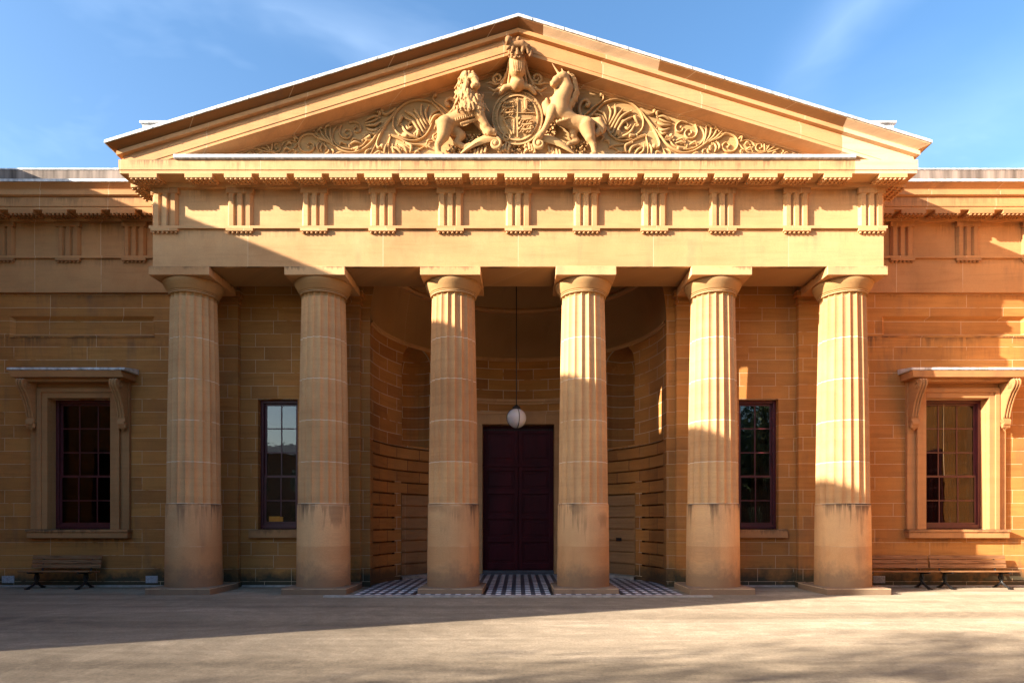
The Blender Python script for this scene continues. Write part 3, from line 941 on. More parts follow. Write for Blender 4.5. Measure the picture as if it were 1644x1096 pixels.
mx = [m for m in mx if abs(m) < 6.3] + [-7.86 - .47, -7.1, 7.1, 7.86 + .47] + [-8.62, 8.62][:0]
for x in sorted(mx):
    put(mu0, 1, x, AY - .075)
for s in (-1, 1):
    for k in range(2):
        put(mu0, 1, s * (HX + .075), AY + .25 + .80 * k, -PI / 2 if s < 0 else PI / 2)
    for k in range(7):
        o = put(mu0, 1, s * (8.95 + .843 * k) if k else s * 9.0, WGY - .075)
        o.material_slots[0].link = 'OBJECT'
        o.material_slots[0].material = M['wing_entab']

# --- pediment ---
APEX, SLOPE = 12.765, 0.3058
def rake_rows(prof, zc=9.55, back=22.0):
    rows = []
    for o, dz in prof:
        xm = HX + o
        y = AY - o
        zf = lambda x: APEX - SLOPE * abs(x) - dz
        zm = zf(xm)
        if zm < zc:
            xc = (APEX - dz - zc) / SLOPE
            zm = zc
        else:
            xc = xm * 0.985
        row = [(-xm, back, zm), (-xm, y, zm), (-xc, y, zf(xc)), (0, y, zf(0))]
        xp = min(7.2, xc * .97)
        row += [(0.55, y, zf(.55)), (3.1, y, zf(3.1)), (xp, y, zf(xp)), (xc, y, zf(xc)), (xm, y, zm), (xm, back, zm)]
        rows.append(row)
    return rows
mb = MB()
rp = [(.64, .045), (.655, .058), (.650, .070), (.60, .095), (.54, .125), (.49, .150), (.472, .165), (.514, .185), (.514, .275), (.42, .285), (.425, .34), (.452, .375), (.452, .593), (.440, .597),
      (.440, .67), (.06, .675), (.05, .70), (.02, .71), (.01, .74), (-.05, .74)]
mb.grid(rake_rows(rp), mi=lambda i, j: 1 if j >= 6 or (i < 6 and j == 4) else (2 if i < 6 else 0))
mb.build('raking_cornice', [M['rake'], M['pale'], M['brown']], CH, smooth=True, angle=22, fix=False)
mb = MB()
mb.grid(rake_rows([(.45, -.03), (.675, -.012), (.68, .055), (.60, .056)]))
mb.build('roof_flashing', M['lead'], CH, fix=False)
# roof
mb = MB()
for s in (-1, 1):
    x = HX + .5
    mb.poly([(0, AY - .45, APEX + .02), (s * x, AY - .45, APEX - SLOPE * x + .02), (s * x, 30, APEX - SLOPE * x + .02), (0, 30, APEX + .02)])
for s in (-1, 1):
    for i in range(12):       # lead rolls along the verge
        x = 0.7 * i + .3
        z = APEX - SLOPE * x + .03
        mb.tube([(s * x, AY - .682, z - .085), (s * x, AY - .682, z - .034), (s * x, AY - .2, z - .02)], .011, 6)
mb.box(-14.5, 14.5, 16.85, 30, 9.60, 9.75)
mb.build('roof', M['zinc'], CH, fix=False)
# tympanum
mb = MB()
zt = lambda x: APEX - SLOPE * abs(x) - .72
xb = (APEX - .72 - 9.68) / SLOPE
mb.poly([(-xb, AY, 9.68), (xb, AY, 9.68), (0, AY, APEX - .72)])
mb.build('tympanum', M['carved'], CH, fix=False)
# gutter on the horizontal cornice
mb = MB()
mb.box(-7.62, 7.47, 14.03, 14.30, 9.697, 9.775)
mb.box(-7.62, 7.47, 14.05, 14.30, 9.682, 9.697)
gut = mb.build('gutter', M['lead'], CH, bevel=0.012)
mb = MB()
for a in range(7):
    t = math.radians(-60 + 20 * a)
    mb.tube([(0, 0, 0), (.05 * math.sin(t), -.03 * math.cos(3 * t), .05 * math.cos(t)), (.13 * math.sin(t), -.05, .11 * math.cos(t))], [.006, .005, .002], 5)
sp0 = mb.build('bird_spike', M['iron'], None)
for i, px in enumerate((463, 541, 615, 686, 972, 1046, 1120, 1201, 1271)):
    o = sp0 if i == 0 else sp0.copy()
    if i: C.objects.link(o)
    o.location = ((px - 832) / 72.0, 14.15, 9.775)
    o.parent = gut; o.matrix_parent_inverse = world_of(gut).inverted()

# --- wing cornice top, parapet, roof boxes ---
for s in (-1, 1):
    mb = MB()
    pr = [(.40, 9.685), (.50, 9.69), (.545, 9.72), (.545, 9.815), (.49, 9.82), (.50, 9.88), (.56, 9.95), (.60, 9.985), (.60, 10.0)]
    mb.grid([[(s * 14.6, WGY - o, z), (s * 8.6, WGY - o, z)] for o, z in pr])
    mb.build('cornice_moulding', M['wing_entab'], CH, fix=False, smooth=True, angle=25)
    mb = MB()
    mb.grid([[(s * 14.6, WGY - o, z), (s * 8.6, WGY - o, z)] for o, z in ((.58, 9.998), (.63, 9.998), (.63, 10.06), (.4, 10.075), (-.5, 10.10))])
    mb.build('cornice_flashing', M['lead'], CH, fix=False)
    mb = MB()
    mb.box(*sorted((s * 8.55, s * 14.5)), 16.62, 16.92, 9.7, 10.86)
    pa = mb.build('parapet', M['parapet'], CH)
    mb = MB()
    mb.box(*sorted((s * 8.55, s * 14.52)), 16.60, 16.94, 10.86, 10.895)
    mb.build('coping', M['lead'], pa)
    mb = MB()
    mb.box(*sorted((s * 9.42, s * 10.02)), 16.95, 17.9, 10.0, 12.27)
    mb.box(*sorted((s * 9.38, s * 10.08)), 16.90, 17.95, 12.27, 12.33)
    mb.build('roof_box', M['lead'], CH, bevel=0.01)

# --- windows ---
def sash_window(cx, hw, ncols, root_parent, yf, label=None):
    """maroon sash frame with glazing bars; returns frame object"""
    mb = MB()
    x0, x1 = cx - hw, cx + hw
    z0, z1 = SILL + 0.02, HEAD
    f = 0.075
    mb.box(x0, x0 + f, yf, yf + .14, z0, z1); mb.box(x1 - f, x1, yf, yf + .14, z0, z1)
    mb.box(x0 + f, x1 - f, yf, yf + .14, z1 - f, z1)
    mb.box(x0 + f, x1 - f, yf - .02, yf + .14, z0, z0 + .10)
    fr = mb.build('window', M['maroon'], root_parent, bevel=0.006)
    rows_ = [z0 + .10, z0 + .10 + (z1 - z0 - .2) * .2, z0 + .10 + (z1 - z0 - .2) * .4, z0 + .1 + (z1 - z0 - .2) * .6, z0 + .1 + (z1 - z0 - .2) * .8, z1 - f]
    mid = rows_[2]
    for (a, b, y, bars) in ((z0 + .10, mid + .03, yf + .045, [rows_[1]]), (mid - .03, z1 - f, yf + .085, [rows_[3], rows_[4]])):
        mb = MB()
        xa, xb_ = x0 + f, x1 - f
        e = .055
        mb.box(xa, xa + e, y, y + .04, a, b); mb.box(xb_ - e, xb_, y, y + .04, a, b)
        mb.box(xa + e, xb_ - e, y, y + .04, a, a + e); mb.box(xa + e, xb_ - e, y, y + .04, b - e, b)
        for z in bars:
            mb.box(xa + e, xb_ - e, y + .008, y + .034, z - .014, z + .014)
        for i in range(1, ncols):
            x = xa + (xb_ - xa) * i / ncols
            mb.box(x - .014, x + .014, y + .005, y + .037, a + e, b - e)
        mb.build('sash', M['maroon'], fr)
        mb = MB()
        mb.box(xa + e - .01, xb_ - e + .01, y + .018, y + .024, a + e - .01, b - e + .01)
        mb.build('pane', M['old_glass'] if hw > .7 else M['glass'], fr)
    return fr
def console_mesh():
    """scroll bracket, front faces -y, centred on x, top at z=0"""
    top = [(-.00, 0), (-.46, 0), (-.50, -.05), (-.50, -.12), (-.46, -.20), (-.38, -.30), (-.30, -.44), (-.23, -.60), (-.18, -.76), (-.15, -.90), (-.17, -.97), (-.20, -1.02),
           (-.19, -1.08), (-.12, -1.11), (0, -1.11)]
    mb = MB()
    mb.prism([(-.085, y, z) for y, z in top], (.17, 0, 0))
    for s in (-1, 0, 1):        # raised fillets down the front
        pts_ = [(s * .07, y - .012, z) for y, z in top[1:10]]
        mb.tube(pts_, .022, 6)
    for s in (-1, 1):           # side volutes
        for (cy_, cz_, r) in ((-.36, -.14, .10), (-.13, -1.0, .06)):
            sp = []
            for i in range(22):
                a = i * .55
                rr = r * (1 - i / 26)
                sp.append((s * .09, cy_ + rr * math.cos(a), cz_ + rr * math.sin(a)))
            mb.tube(sp, .014, 5)
    # leaf drop under the lower volute
    for i in range(5):
        mb.tube([((i - 2) * .035, -.12 - .03, -1.03), ((i - 2) * .04, -.13, -1.15), ((i - 2) * .02, -.08, -1.24 + .03 * abs(i - 2))], [.03, .034, .01], 6)
    return mb
cons0 = console_mesh().build('console', M['surround'], None, smooth=True, angle=50)
cu = [False]
for s in (-1, 1):
    cx = s * WX
    mb = MB()
    # inner architrave with step, outer strip, frieze
    for e in (-1, 1):
        mb.box(*sorted((cx + e * WHW, cx + e * (WHW + .14))), WY - .13, WY + .01, SILL, HEAD + .14)
        mb.box(*sorted((cx + e * (WHW + .14), cx + e * (WHW + .25))), WY - .165, WY + .01, SILL, HEAD + .25)
        mb.box(*sorted((cx + e * (WHW + .25), cx + e * (WHW + .46))), WY - .085, WY + .01, SILL, 5.24)
    mb.box(cx - WHW, cx + WHW, WY - .13, WY + .01, HEAD, HEAD + .14)
    mb.box(cx - WHW - .14, cx + WHW + .14, WY - .165, WY + .01, HEAD + .14, HEAD + .25)
    mb.box(cx - WHW - .25, cx + WHW + .25, WY - .10, WY + .01, HEAD + .25, 5.24)
    # reveal lining
    for e in (-1, 1):
        mb.box(*sorted((cx + e * (WHW - .001), cx + e * (WHW + .05))), WY + .01, WY + .30, SILL, HEAD + .001)
    sur = mb.build('window_surround', M['surround'], CH, bevel=0.008)
    mb = MB()
    mb.box(cx - WHW - .50, cx + WHW + .50, WY - .22, WY + .30, SILL - .07, SILL)
    mb.box(cx - WHW - .48, cx + WHW + .48, WY - .19, WY - .0005, SILL - .22, SILL - .07)
    mb.build('window_sill', M['surround'], sur, bevel=0.01)
    mb = MB()
    hw = 1.44
    mb.prism([(cx - hw + .05, WY - .55, 5.25), (cx - hw + .05, WY - .0005, 5.25), (cx - hw + .05, WY - .0005, 5.42), (cx - hw, WY - .58, 5.41)], (2 * hw - .1, 0, 0))
    mb.box(cx - hw + .2, cx + hw - .2, WY - .40, WY - .0005, 5.17, 5.25)
    mb.build('window_cornice', M['surround'], sur, bevel=0.006)
    mb = MB()
    mb.prism([(cx - hw - .02, WY - .60, 5.415), (cx - hw - .02, WY - .0007, 5.425), (cx - hw - .02, WY - .0007, 5.56), (cx - hw - .02, WY - .60, 5.475)], (2 * hw + .04, 0, 0))
    mb.build('window_flashing', M['lead'], sur, bevel=0.008)
    for e in (-1, 1):
        o = cons0 if not cu[0] else cons0.copy()
        if cu[0]: C.objects.link(o)
        cu[0] = True
        o.location = (cx + e * (WHW + .355), WY - .08, 5.20)
        o.parent = sur; o.matrix_parent_inverse = world_of(sur).inverted()
    sash_window(cx, WHW, 3, CH, WY + .17)
    # portico window
    cx = s * PWX
    sash_window(cx, PWH, 2, CH, WY + .17)
    mb = MB()
    mb.box(cx - PWH - .20, cx + PWH + .20, WY - .11, WY + .30, SILL - .22, SILL + .0)
    mb.build('window_sill', M['surround'], CH, bevel=0.012)
mb = MB()
mb.box(-PWX - PWH, -PWX + PWH, 16.50, 16.90, SILL + .16, SILL + .198)
mb.build('inner_sill', M['maroon'], CH)
# rooms behind the glass: floor, back wall and a curtain
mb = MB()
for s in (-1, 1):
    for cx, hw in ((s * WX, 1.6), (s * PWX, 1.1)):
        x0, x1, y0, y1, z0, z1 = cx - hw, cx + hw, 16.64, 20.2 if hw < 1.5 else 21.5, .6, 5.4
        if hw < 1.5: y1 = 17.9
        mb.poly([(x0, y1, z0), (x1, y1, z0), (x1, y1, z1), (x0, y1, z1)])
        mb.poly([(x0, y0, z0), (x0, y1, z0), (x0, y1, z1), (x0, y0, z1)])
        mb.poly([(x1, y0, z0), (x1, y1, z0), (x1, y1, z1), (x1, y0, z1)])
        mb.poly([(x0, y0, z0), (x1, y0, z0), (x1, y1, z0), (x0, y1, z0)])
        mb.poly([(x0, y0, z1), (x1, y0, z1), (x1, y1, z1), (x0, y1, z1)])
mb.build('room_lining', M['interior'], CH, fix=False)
def curtain(x0, x1, y, z0, z1):
    mb = MB()
    n = 60
    rows = []
    for z in (z0, (z0 + z1) / 2, z1):
        rows.append([(x0 + (x1 - x0) * i / n, y + .035 * math.sin(i * 1.15) + .015 * math.sin(i * .37), z) for i in range(n + 1)])
    mb.grid(rows)
    return mb.build('curtain', M['curtain'], CH, smooth=True, angle=180, fix=False)
curtain(WX - .85, WX + .95, 16.80, SILL - .1, HEAD + .1)
curtain(PWX - .02, PWX + .55, 16.80, SILL - .1, HEAD + .1)
mb = MB()
mb.tube([(WX - .10, 16.56, 4.75), (WX - .10, 16.57, 3.4), (WX - .09, 16.56, 2.9), (WX - .04, 16.57, 2.6), (WX + .02, 16.57, 2.35), (WX - .06, 16.57, 2.1), (WX - .13, 16.57, 1.8), (WX - .13, 16.57, 1.6)], .007, 6)
mb.build('window_cord', M['cord'], CH)
# air vents at the foot of the wall
for i, px in enumerate((12, 243, 1412)):
    x = (px - 832) / 62.7
    mb = MB()
    mb.box(x - .15, x + .15, WY - .025, WY - .001, .10, .28)
    for a in range(6):
        for b in range(3):
            mb.box(x - .13 + .046 * a, x - .13 + .046 * a + .03, WY - .036, WY - .025, .115 + .055 * b, .115 + .055 * b + .035)
    mb.build('air_vent', M['vent'], CH)
# back of the building
mb = MB()
mb.box(-14.5, 14.5, 29.5, 30, 0, 9.6)
mb.poly([(-8.7, 29.99, 9.6), (8.7, 29.99, 9.6), (0, 29.99, 12.3)])
mb.build('rear_wall', M['wing'], CH, fix=False)

# ------------------------------------------------------------------ carved royal arms
def smin(a, b, k):
    h = np.clip(0.5 + 0.5 * (b - a) / k, 0, 1)
    return b * (1 - h) + a * h - k * h * (1 - h)
def sdf_mesh(prims, res=0.018, k=0.03, clip_y=None, carve=()):
    """prims: (p0, r0, p1, r1) tapered capsules -> MB by surface nets"""
    P0 = np.array([p[0] for p in prims] + [p[2] for p in prims]); RR = np.array([p[1] for p in prims] + [p[3] for p in prims])
    lo = (P0 - RR[:, None]).min(0) - 3 * res; hi = (P0 + RR[:, None]).max(0) + 3 * res
    if clip_y is not None: hi[1] = min(hi[1], clip_y + 2 * res)
    n = np.ceil((hi - lo) / res).astype(int) + 1
    ax = [lo[i] + res * np.arange(n[i]) for i in range(3)]
    d = np.full(n, 9.0)
    for pr_ in prims:
        a, ra, b, rb = pr_[:4]
        kk = pr_[4] if len(pr_) > 4 else k
        a = np.array(a, float); b = np.array(b, float)
        rm = max(ra, rb) + 3 * k + 2 * res
        l_, h_ = np.minimum(a, b) - rm, np.maximum(a, b) + rm
        sl_ = []
        for i in range(3):
            i0 = max(0, int((l_[i] - lo[i]) / res)); i1 = min(n[i], int((h_[i] - lo[i]) / res) + 2)
            sl_.append((i0, i1))
        if any(s0 >= s1 for s0, s1 in sl_): continue
        X, Y, Z = np.meshgrid(*[ax[i][sl_[i][0]:sl_[i][1]] for i in range(3)], indexing='ij')
        ba = b - a; L2 = max(ba @ ba, 1e-9)
        t = np.clip(((X - a[0]) * ba[0] + (Y - a[1]) * ba[1] + (Z - a[2]) * ba[2]) / L2, 0, 1)
        dd = np.sqrt((X - a[0] - t * ba[0]) ** 2 + (Y - a[1] - t * ba[1]) ** 2 + (Z - a[2] - t * ba[2]) ** 2) - (ra + (rb - ra) * t)
        v = d[sl_[0][0]:sl_[0][1], sl_[1][0]:sl_[1][1], sl_[2][0]:sl_[2][1]]
        v[...] = smin(v, dd, kk)
    for c, r in carve:
        X, Y, Z = np.meshgrid(*ax, indexing='ij')
        dd = np.sqrt((X - c[0]) ** 2 + (Y - c[1]) ** 2 + (Z - c[2]) ** 2) - r
        d = -smin(-d, dd, .01)
    if clip_y is not None:
        d = np.maximum(d, (ax[1] - clip_y)[None, :, None])
    s_ = d < 0
    nx, ny, nz = n - 1
    acc = np.zeros((nx, ny, nz, 3)); cnt = np.zeros((nx, ny, nz))
    corners = [(i, j, k_) for i in (0, 1) for j in (0, 1) for k_ in (0, 1)]
    cv = {c: d[c[0]:c[0] + nx, c[1]:c[1] + ny, c[2]:c[2] + nz] for c in corners}
    for c in corners:
        for a_ in range(3):
            if c[a_] == 0:
                e = list(c); e[a_] = 1; e = tuple(e)
                A, B = cv[c], cv[e]
                m_ = (A < 0) != (B < 0)
                t = np.where(m_, A / np.where(m_, A - B, 1), 0)
                for q in range(3):
                    acc[..., q] += np.where(m_, c[q] + (t if q == a_ else 0), 0)
                cnt += m_
    act = cnt > 0
    ids = np.full((nx, ny, nz), -1); ids[act] = np.arange(act.sum())
    I = np.argwhere(act)
    V = (I + acc[act] / cnt[act][:, None]) * res + lo
    F = []
    for a_ in range(3):
        b_, c_ = (a_ + 1) % 3, (a_ + 2) % 3
        sA = [slice(None)] * 3; sB = [slice(None)] * 3
        sA[a_] = slice(0, -1); sB[a_] = slice(1, None)
        ch = s_[tuple(sA)] != s_[tuple(sB)]
        fl = s_[tuple(sA)]
        for idx in np.argwhere(ch):
            if idx[b_] < 1 or idx[c_] < 1 or idx[b_] >= n[b_] - 1 or idx[c_] >= n[c_] - 1: continue
            q = []
            for (db, dc) in ((-1, -1), (0, -1), (0, 0), (-1, 0)):
                w_ = idx.copy(); w_[b_] += db; w_[c_] += dc
                q.append(ids[tuple(w_)])
            if min(q) < 0: continue
            F.append(q if fl[tuple(idx)] else q[::-1])
    mb = MB()
    mb.v = [tuple(p) for p in V]; mb.uv = [(0, 0)] * len(V)
    mb.f = [tuple(int(i) for i in q) for q in F]; mb.mi = [0] * len(F)
    return mb

KS = 4.983
def cp(cx, cy, d):
    """point on the carving, measured on a close view of it; d = metres in front of the tympanum"""
    sc_ = FPX / (AY - d)
    return ((680 + cx / KS - 832) / sc_, AY - d, EYE + (838 - 40 - cy / KS) / sc_)
U = 1 / (KS * 71.2)
def cap_(a, ra, b, rb, k=.022): return (cp(*a), ra * U, cp(*b), rb * U, k)

def fwd(p, D):
    f = (p[1] - D) / p[1]
    return (p[0] * f, p[1] - D, EYE + (p[2] - EYE) * f)
# lion
L = [cap_((180, 800, .20), 62, (270, 748, .23), 54), cap_((270, 748, .23), 54, (370, 690, .26), 80),
     cap_((370, 690, .26), 82, (362, 600, .24), 82), cap_((360, 600, .24), 84, (358, 490, .26), 64),
     # head, brow, muzzle
     cap_((372, 455, .34), 54, (388, 440, .36), 50), cap_((396, 425, .46), 34, (424, 472, .50), 24), cap_((428, 484, .50), 25, (400, 488, .50), 24), cap_((412, 512, .44), 22, (404, 528, .42), 16),
     cap_((362, 428, .50), 13, (392, 420, .53), 12, .006), cap_((410, 420, .53), 12, (432, 430, .50), 11, .006), cap_((422, 458, .51), 13, (430, 478, .52), 16), cap_((322, 415, .36), 22, (312, 392, .34), 12),
     # haunch and standing hind leg
     cap_((172, 805, .25), 70, (158, 885, .27), 48), cap_((158, 885, .27), 44, (116, 960, .25), 27), cap_((116, 960, .25), 25, (118, 1030, .23), 20), cap_((118, 1032, .23), 22, (150, 1042, .27), 20),
     # far hind leg, bent
     cap_((235, 830, .12), 46, (305, 885, .16), 34), cap_((305, 885, .16), 32, (262, 945, .15), 24), cap_((262, 945, .15), 22, (335, 985, .14), 24), cap_((340, 985, .14), 28, (372, 965, .16), 22),
     # reaching foreleg
     cap_((405, 650, .36), 50, (450, 720, .38), 38), cap_((450, 720, .38), 36, (498, 800, .34), 26), cap_((498, 800, .34), 25, (528, 850, .28), 32), cap_((528, 855, .28), 32, (560, 858, .28), 26),
     # far foreleg
     cap_((400, 720, .16), 44, (445, 790, .16), 32), cap_((445, 790, .16), 30, (500, 870, .15), 26)]
r2 = random.Random(3)
for i in range(190):       # mane locks
    a = r2.uniform(-1, 1); b = r2.uniform(0, 1)
    yy = 392 + 265 * b
    yy = 374 + 283 * b
    wdt = (72 + 46 * b) * min(1, (b + .04) / .16) ** .5
    xx = 358 + wdt * a + 16 * b
    if abs(xx - 410) < 54 and 380 < yy < 535: continue
    dd = .27 + .235 * math.sqrt(max(0, 1 - a * a)) + r2.uniform(-.02, .025)
    ln = r2.uniform(26, 44)
    x1 = xx + r2.uniform(-14, 14) + a * 12
    L.append(cap_((xx, yy, dd), r2.uniform(9, 14), (x1, yy + ln, dd + .01), 6, .004))
    L.append(cap_((x1, yy + ln, dd + .01), 8, (x1 + r2.choice((-9, 9)), yy + ln + 8, dd + .015), 5, .004))
for i in range(9):         # ribs
    xx = 255 + 16 * i
    L.append(cap_((xx, 722 - 3 * i, .355 + .006 * i), 6, (xx + 6, 768 - 5 * i, .37 + .004 * i), 5, .012))
for i in range(14):        # shaggy belly and foreleg fringe
    L.append(cap_((300 + 12 * i, 790 - 4 * i, .34), 9, (304 + 12 * i, 808 - 4 * i, .33), 4, .004))
    L.append(cap_((420 + 6 * i, 735 + 10 * i, .28), 9, (410 + 6 * i, 752 + 10 * i, .26), 4, .004))
for q in (-12, 0, 12):     # paw toes
    L.append(cap_((560 + q, 862, .30), 11, (566 + q, 880, .30), 7, .004))
    L.append(cap_((150 + q, 1040, .28), 9, (156 + q, 1052, .29), 6, .004))
# eyes and nose
L.append(cap_((388, 438, .47), 7, (392, 440, .48), 6, .003)); L.append(cap_((424, 442, .48), 6, (427, 443, .48), 5, .003)); L.append(cap_((412, 470, .56), 10, (418, 472, .56), 8, .004))
lion_mb = sdf_mesh(L, .0125, .022, AY + .005)
# tail
tl = [cp(*p) for p in ((112, 800, .14), (110, 780, .14), (150, 755, .12), (205, 720, .10), (240, 680, .09), (256, 640, .08), (246, 605, .08), (215, 588, .08), (186, 598, .08), (178, 625, .08), (190, 645, .08), (210, 640, .09))]
lion_mb.tube(tl, [18 * U, 20 * U, 18 * U, 16 * U, 15 * U, 14 * U, 14 * U, 14 * U, 14 * U, 15 * U, 16 * U, 20 * U], 8)
# unicorn
Un = [cap_((1085, 700, .28), 78, (1090, 620, .28), 72), cap_((1095, 620, .28), 74, (1138, 520, .28), 60), cap_((1138, 520, .28), 60, (1122, 430, .32), 46),
      cap_((1108, 425, .36), 42, (1062, 445, .40), 31), cap_((1062, 445, .40), 30, (1036, 472, .41), 24), cap_((1075, 475, .36), 20, (1050, 500, .37), 14),
      cap_((1024, 462, .44), 10, (1034, 478, .45), 12), cap_((1078, 412, .44), 12, (1096, 405, .43), 14),
      cap_((1118, 395, .36), 13, (1104, 345, .36), 4), cap_((1084, 395, .42), 10, (1030, 312, .43), 4),
      cap_((1100, 720, .26), 74, (1200, 780, .24), 56), cap_((1200, 780, .24), 56, (1300, 802, .24), 60),
      # raised foreleg
      cap_((1030, 690, .37), 48, (1005, 760, .39), 29), cap_((1005, 760, .39), 27, (960, 850, .35), 20), cap_((960, 850, .34), 22, (930, 885, .32), 26), cap_((932, 888, .32), 26, (915, 892, .32), 20),
      cap_((1000, 690, .18), 44, (975, 640, .18), 30), cap_((985, 640, .2), 26, (985, 600, .2), 14),
      # hind legs
      cap_((1305, 815, .27), 66, (1332, 900, .28), 40), cap_((1332, 900, .28), 37, (1358, 960, .26), 24), cap_((1358, 960, .26), 23, (1368, 1030, .25), 19), cap_((1368, 1034, .24), 26, (1350, 1042, .26), 22),
      cap_((1200, 830, .14), 44, (1195, 890, .17), 30), cap_((1195, 890, .17), 26, (1225, 930, .14), 24), cap_((1225, 930, .14), 22, (1160, 955, .15), 20), cap_((1160, 957, .15), 22, (1135, 965, .15), 16),
      # tufted tail
      cap_((1345, 770, .2), 24, (1400, 780, .2), 34), cap_((1400, 780, .2), 36, (1428, 830, .2), 34), cap_((1428, 830, .2), 34, (1385, 870, .2), 24)]
for i in range(26):        # mane curls
    t = i / 25
    xx = 1150 + 75 * math.sin(PI * (t * .85 + .1)) + r2.uniform(-8, 8)
    yy = 380 + 285 * t
    Un.append(cap_((xx, yy, .30), 13, (xx + 16, yy + 28, .26), 6, .004)); Un.append(cap_((xx - 12, yy, .33), 10, (xx + 2, yy + 24, .30), 6, .004))
for i in range(12):        # collar and torn drapery edge
    t = i / 11
    Un.append(cap_((1020 + 150 * t, 590 + 40 * t - 24 * math.sin(PI * t), .36 - .10 * abs(2 * t - 1) ** 2 + .03), 12, (1032 + 150 * t, 594 + 40 * t - 24 * math.sin(PI * t), .36 - .10 * abs(2 * t - 1) ** 2 + .03), 12, .005))
for i in range(10):
    t = i / 9
    Un.append(cap_((1065 + 125 * t, 770 - 38 * t + 8 * (i % 2), .41 - .04 * t), 9, (1070 + 125 * t, 780 - 38 * t, .42 - .04 * t), 9, .005))
for q in (-8, 8):
    Un.append(cap_((1082 + q, 425, .47), 5, (1086 + q, 427, .47), 5, .003))
for i in range(7):         # beard and chest hair, tail strands
    Un.append(cap_((1050 + 5 * i, 515, .36), 6, (1048 + 5 * i, 545, .35), 3, .004))
    Un.append(cap_((1395 + 8 * i, 775 + 9 * i, .27), 8, (1400 + 5 * i, 815 + 9 * i, .27), 5, .004))
uni_mb = sdf_mesh(Un, .0125, .020, AY + .005)
tl = [cp(*p) for p in ((1330, 760, .12), (1290, 755, .10), (1262, 735, .08), (1246, 700, .07), (1243, 660, .07), (1255, 625, .07), (1282, 602, .07), (1312, 606, .07), (1326, 630, .07), (1312, 650, .07), (1292, 640, .08))]
uni_mb.tube(tl, [16 * U] * 4 + [15 * U] * 6 + [18 * U], 8)

# shield with garter, quarterings
def oval(cx, cy, rx, ry, d, n=72): return [cp(cx + rx * math.cos(2 * PI * i / n), cy - ry * math.sin(2 * PI * i / n), d) for i in range(n)]
SX, SY = 750, 742
sh = MB()
rows = [oval(SX, SY, 207, 222, -.01), oval(SX, SY, 207, 222, .15), oval(SX, SY, 203, 217, .175), oval(SX, SY, 192, 207, .175), oval(SX, SY, 189, 204, .150), oval(SX, SY, 172, 188, .155),
        oval(SX, SY, 168, 184, .19), oval(SX, SY, 158, 174, .19), oval(SX, SY, 153, 169, .145), oval(SX, SY, 90, 100, .175), oval(SX, SY, 30, 34, .19), oval(SX, SY, 2, 2, .192)]
sh.grid(rows, True)
sh.tube([cp(SX + 2, SY - 158, .185), cp(SX + 2, SY, .215), cp(SX + 2, SY + 158, .185)], 6 * U, 6)
sh.tube([cp(SX - 138, SY - 36, .18), cp(SX, SY - 36, .21), cp(SX + 138, SY - 36, .18)], 5 * U, 6)
def passant(cx, cy, s=1.0):
    c_ = lambda x, y, d=.215: cp(cx + x * s, cy + y * s, d)
    sh.tube([c_(-34, 0), c_(-10, 2), c_(12, -2), c_(30, -4)], [6 * U * s, 8 * U * s, 8 * U * s, 9 * U * s], 6)
    sh.sphere(c_(-42, -6), 9 * U * s, 5)
    for x in (-30, -14, 12, 28):
        sh.tube([c_(x, 4), c_(x - 6, 14), c_(x - 12, 18)], [4 * U * s, 3 * U * s, 3 * U * s], 5)
    sh.tube([c_(32, -6), c_(46, -14), c_(38, -22), c_(26, -20)], [3 * U * s] * 4, 5)
for (qx, qy) in ((SX - 68, SY - 118), (SX + 72, SY + 16)):
    for k in range(3):
        passant(qx + 4 * (k % 2), qy + 40 * k, 1.22 if qx < SX else 1.30)
for p0, p1, a, b in (((60, -120), (60, -60), 16, 10), ((60, -105), (95, -120), 6, 3), ((60, -85), (98, -80), 6, 3), ((58, -60), (35, -45), 7, 3), ((64, -60), (92, -48), 7, 3), ((62, -125), (50, -142), 10, 8), ((40, -70), (28, -120), 4, 3)):
    sh.tube([cp(SX + p0[0] * 1.15, SY + p0[1] * 1.1, .215), cp(SX + p1[0] * 1.15, SY + p1[1] * 1.1, .205)], [a * 1.2 * U, b * 1.25 * U], 6)
for i in range(6):       # harp
    sh.tube([cp(SX - 100 + 14 * i, SY + 0 + 10 * abs(i - 2), .19), cp(SX - 46 + 6 * i, SY + 120, .19)], 2.5 * U, 5)
sh.tube([cp(SX - 112, SY + 15, .19), cp(SX - 80, SY + 70, .195), cp(SX - 42, SY + 132, .19)], 8 * U, 6)
sh.tube([cp(SX - 112, SY + 12, .19), cp(SX - 70, SY - 8, .195), cp(SX - 28, SY + 6, .19)], 7 * U, 6)
sh.tube([cp(SX - 24, SY + 6, .19), cp(SX - 28, SY + 132, .19)], 6 * U, 6)
for i in range(46):      # worn raised lettering blocks round the garter, too worn to read
    a = 2 * PI * i / 46
    if abs(a - PI * 1.27) < .25: continue
    c1 = cp(SX + 176 * math.cos(a), SY - 191 * math.sin(a), .154); c2 = cp(SX + 185 * math.cos(a), SY - 200 * math.sin(a), .152)
    sh.tube([c1, c2], [(3 + 3 * r2.random()) * U] * 2, 5)
# buckle
a0 = [cp(665 + 26 * math.cos(t), 895 + 26 * math.sin(t), .18) for t in [2 * PI * i / 14 for i in range(15)]]
sh.tube(a0, 7 * U, 6)
shield = sh.build('royal_arms', M['carved'], CH, smooth=True, angle=50)
lion_mb.build('lion', M['figure'], shield, smooth=True, angle=180, fix=False)
uni_mb.build('unicorn', M['figure'], shield, smooth=True, angle=180, fix=False)

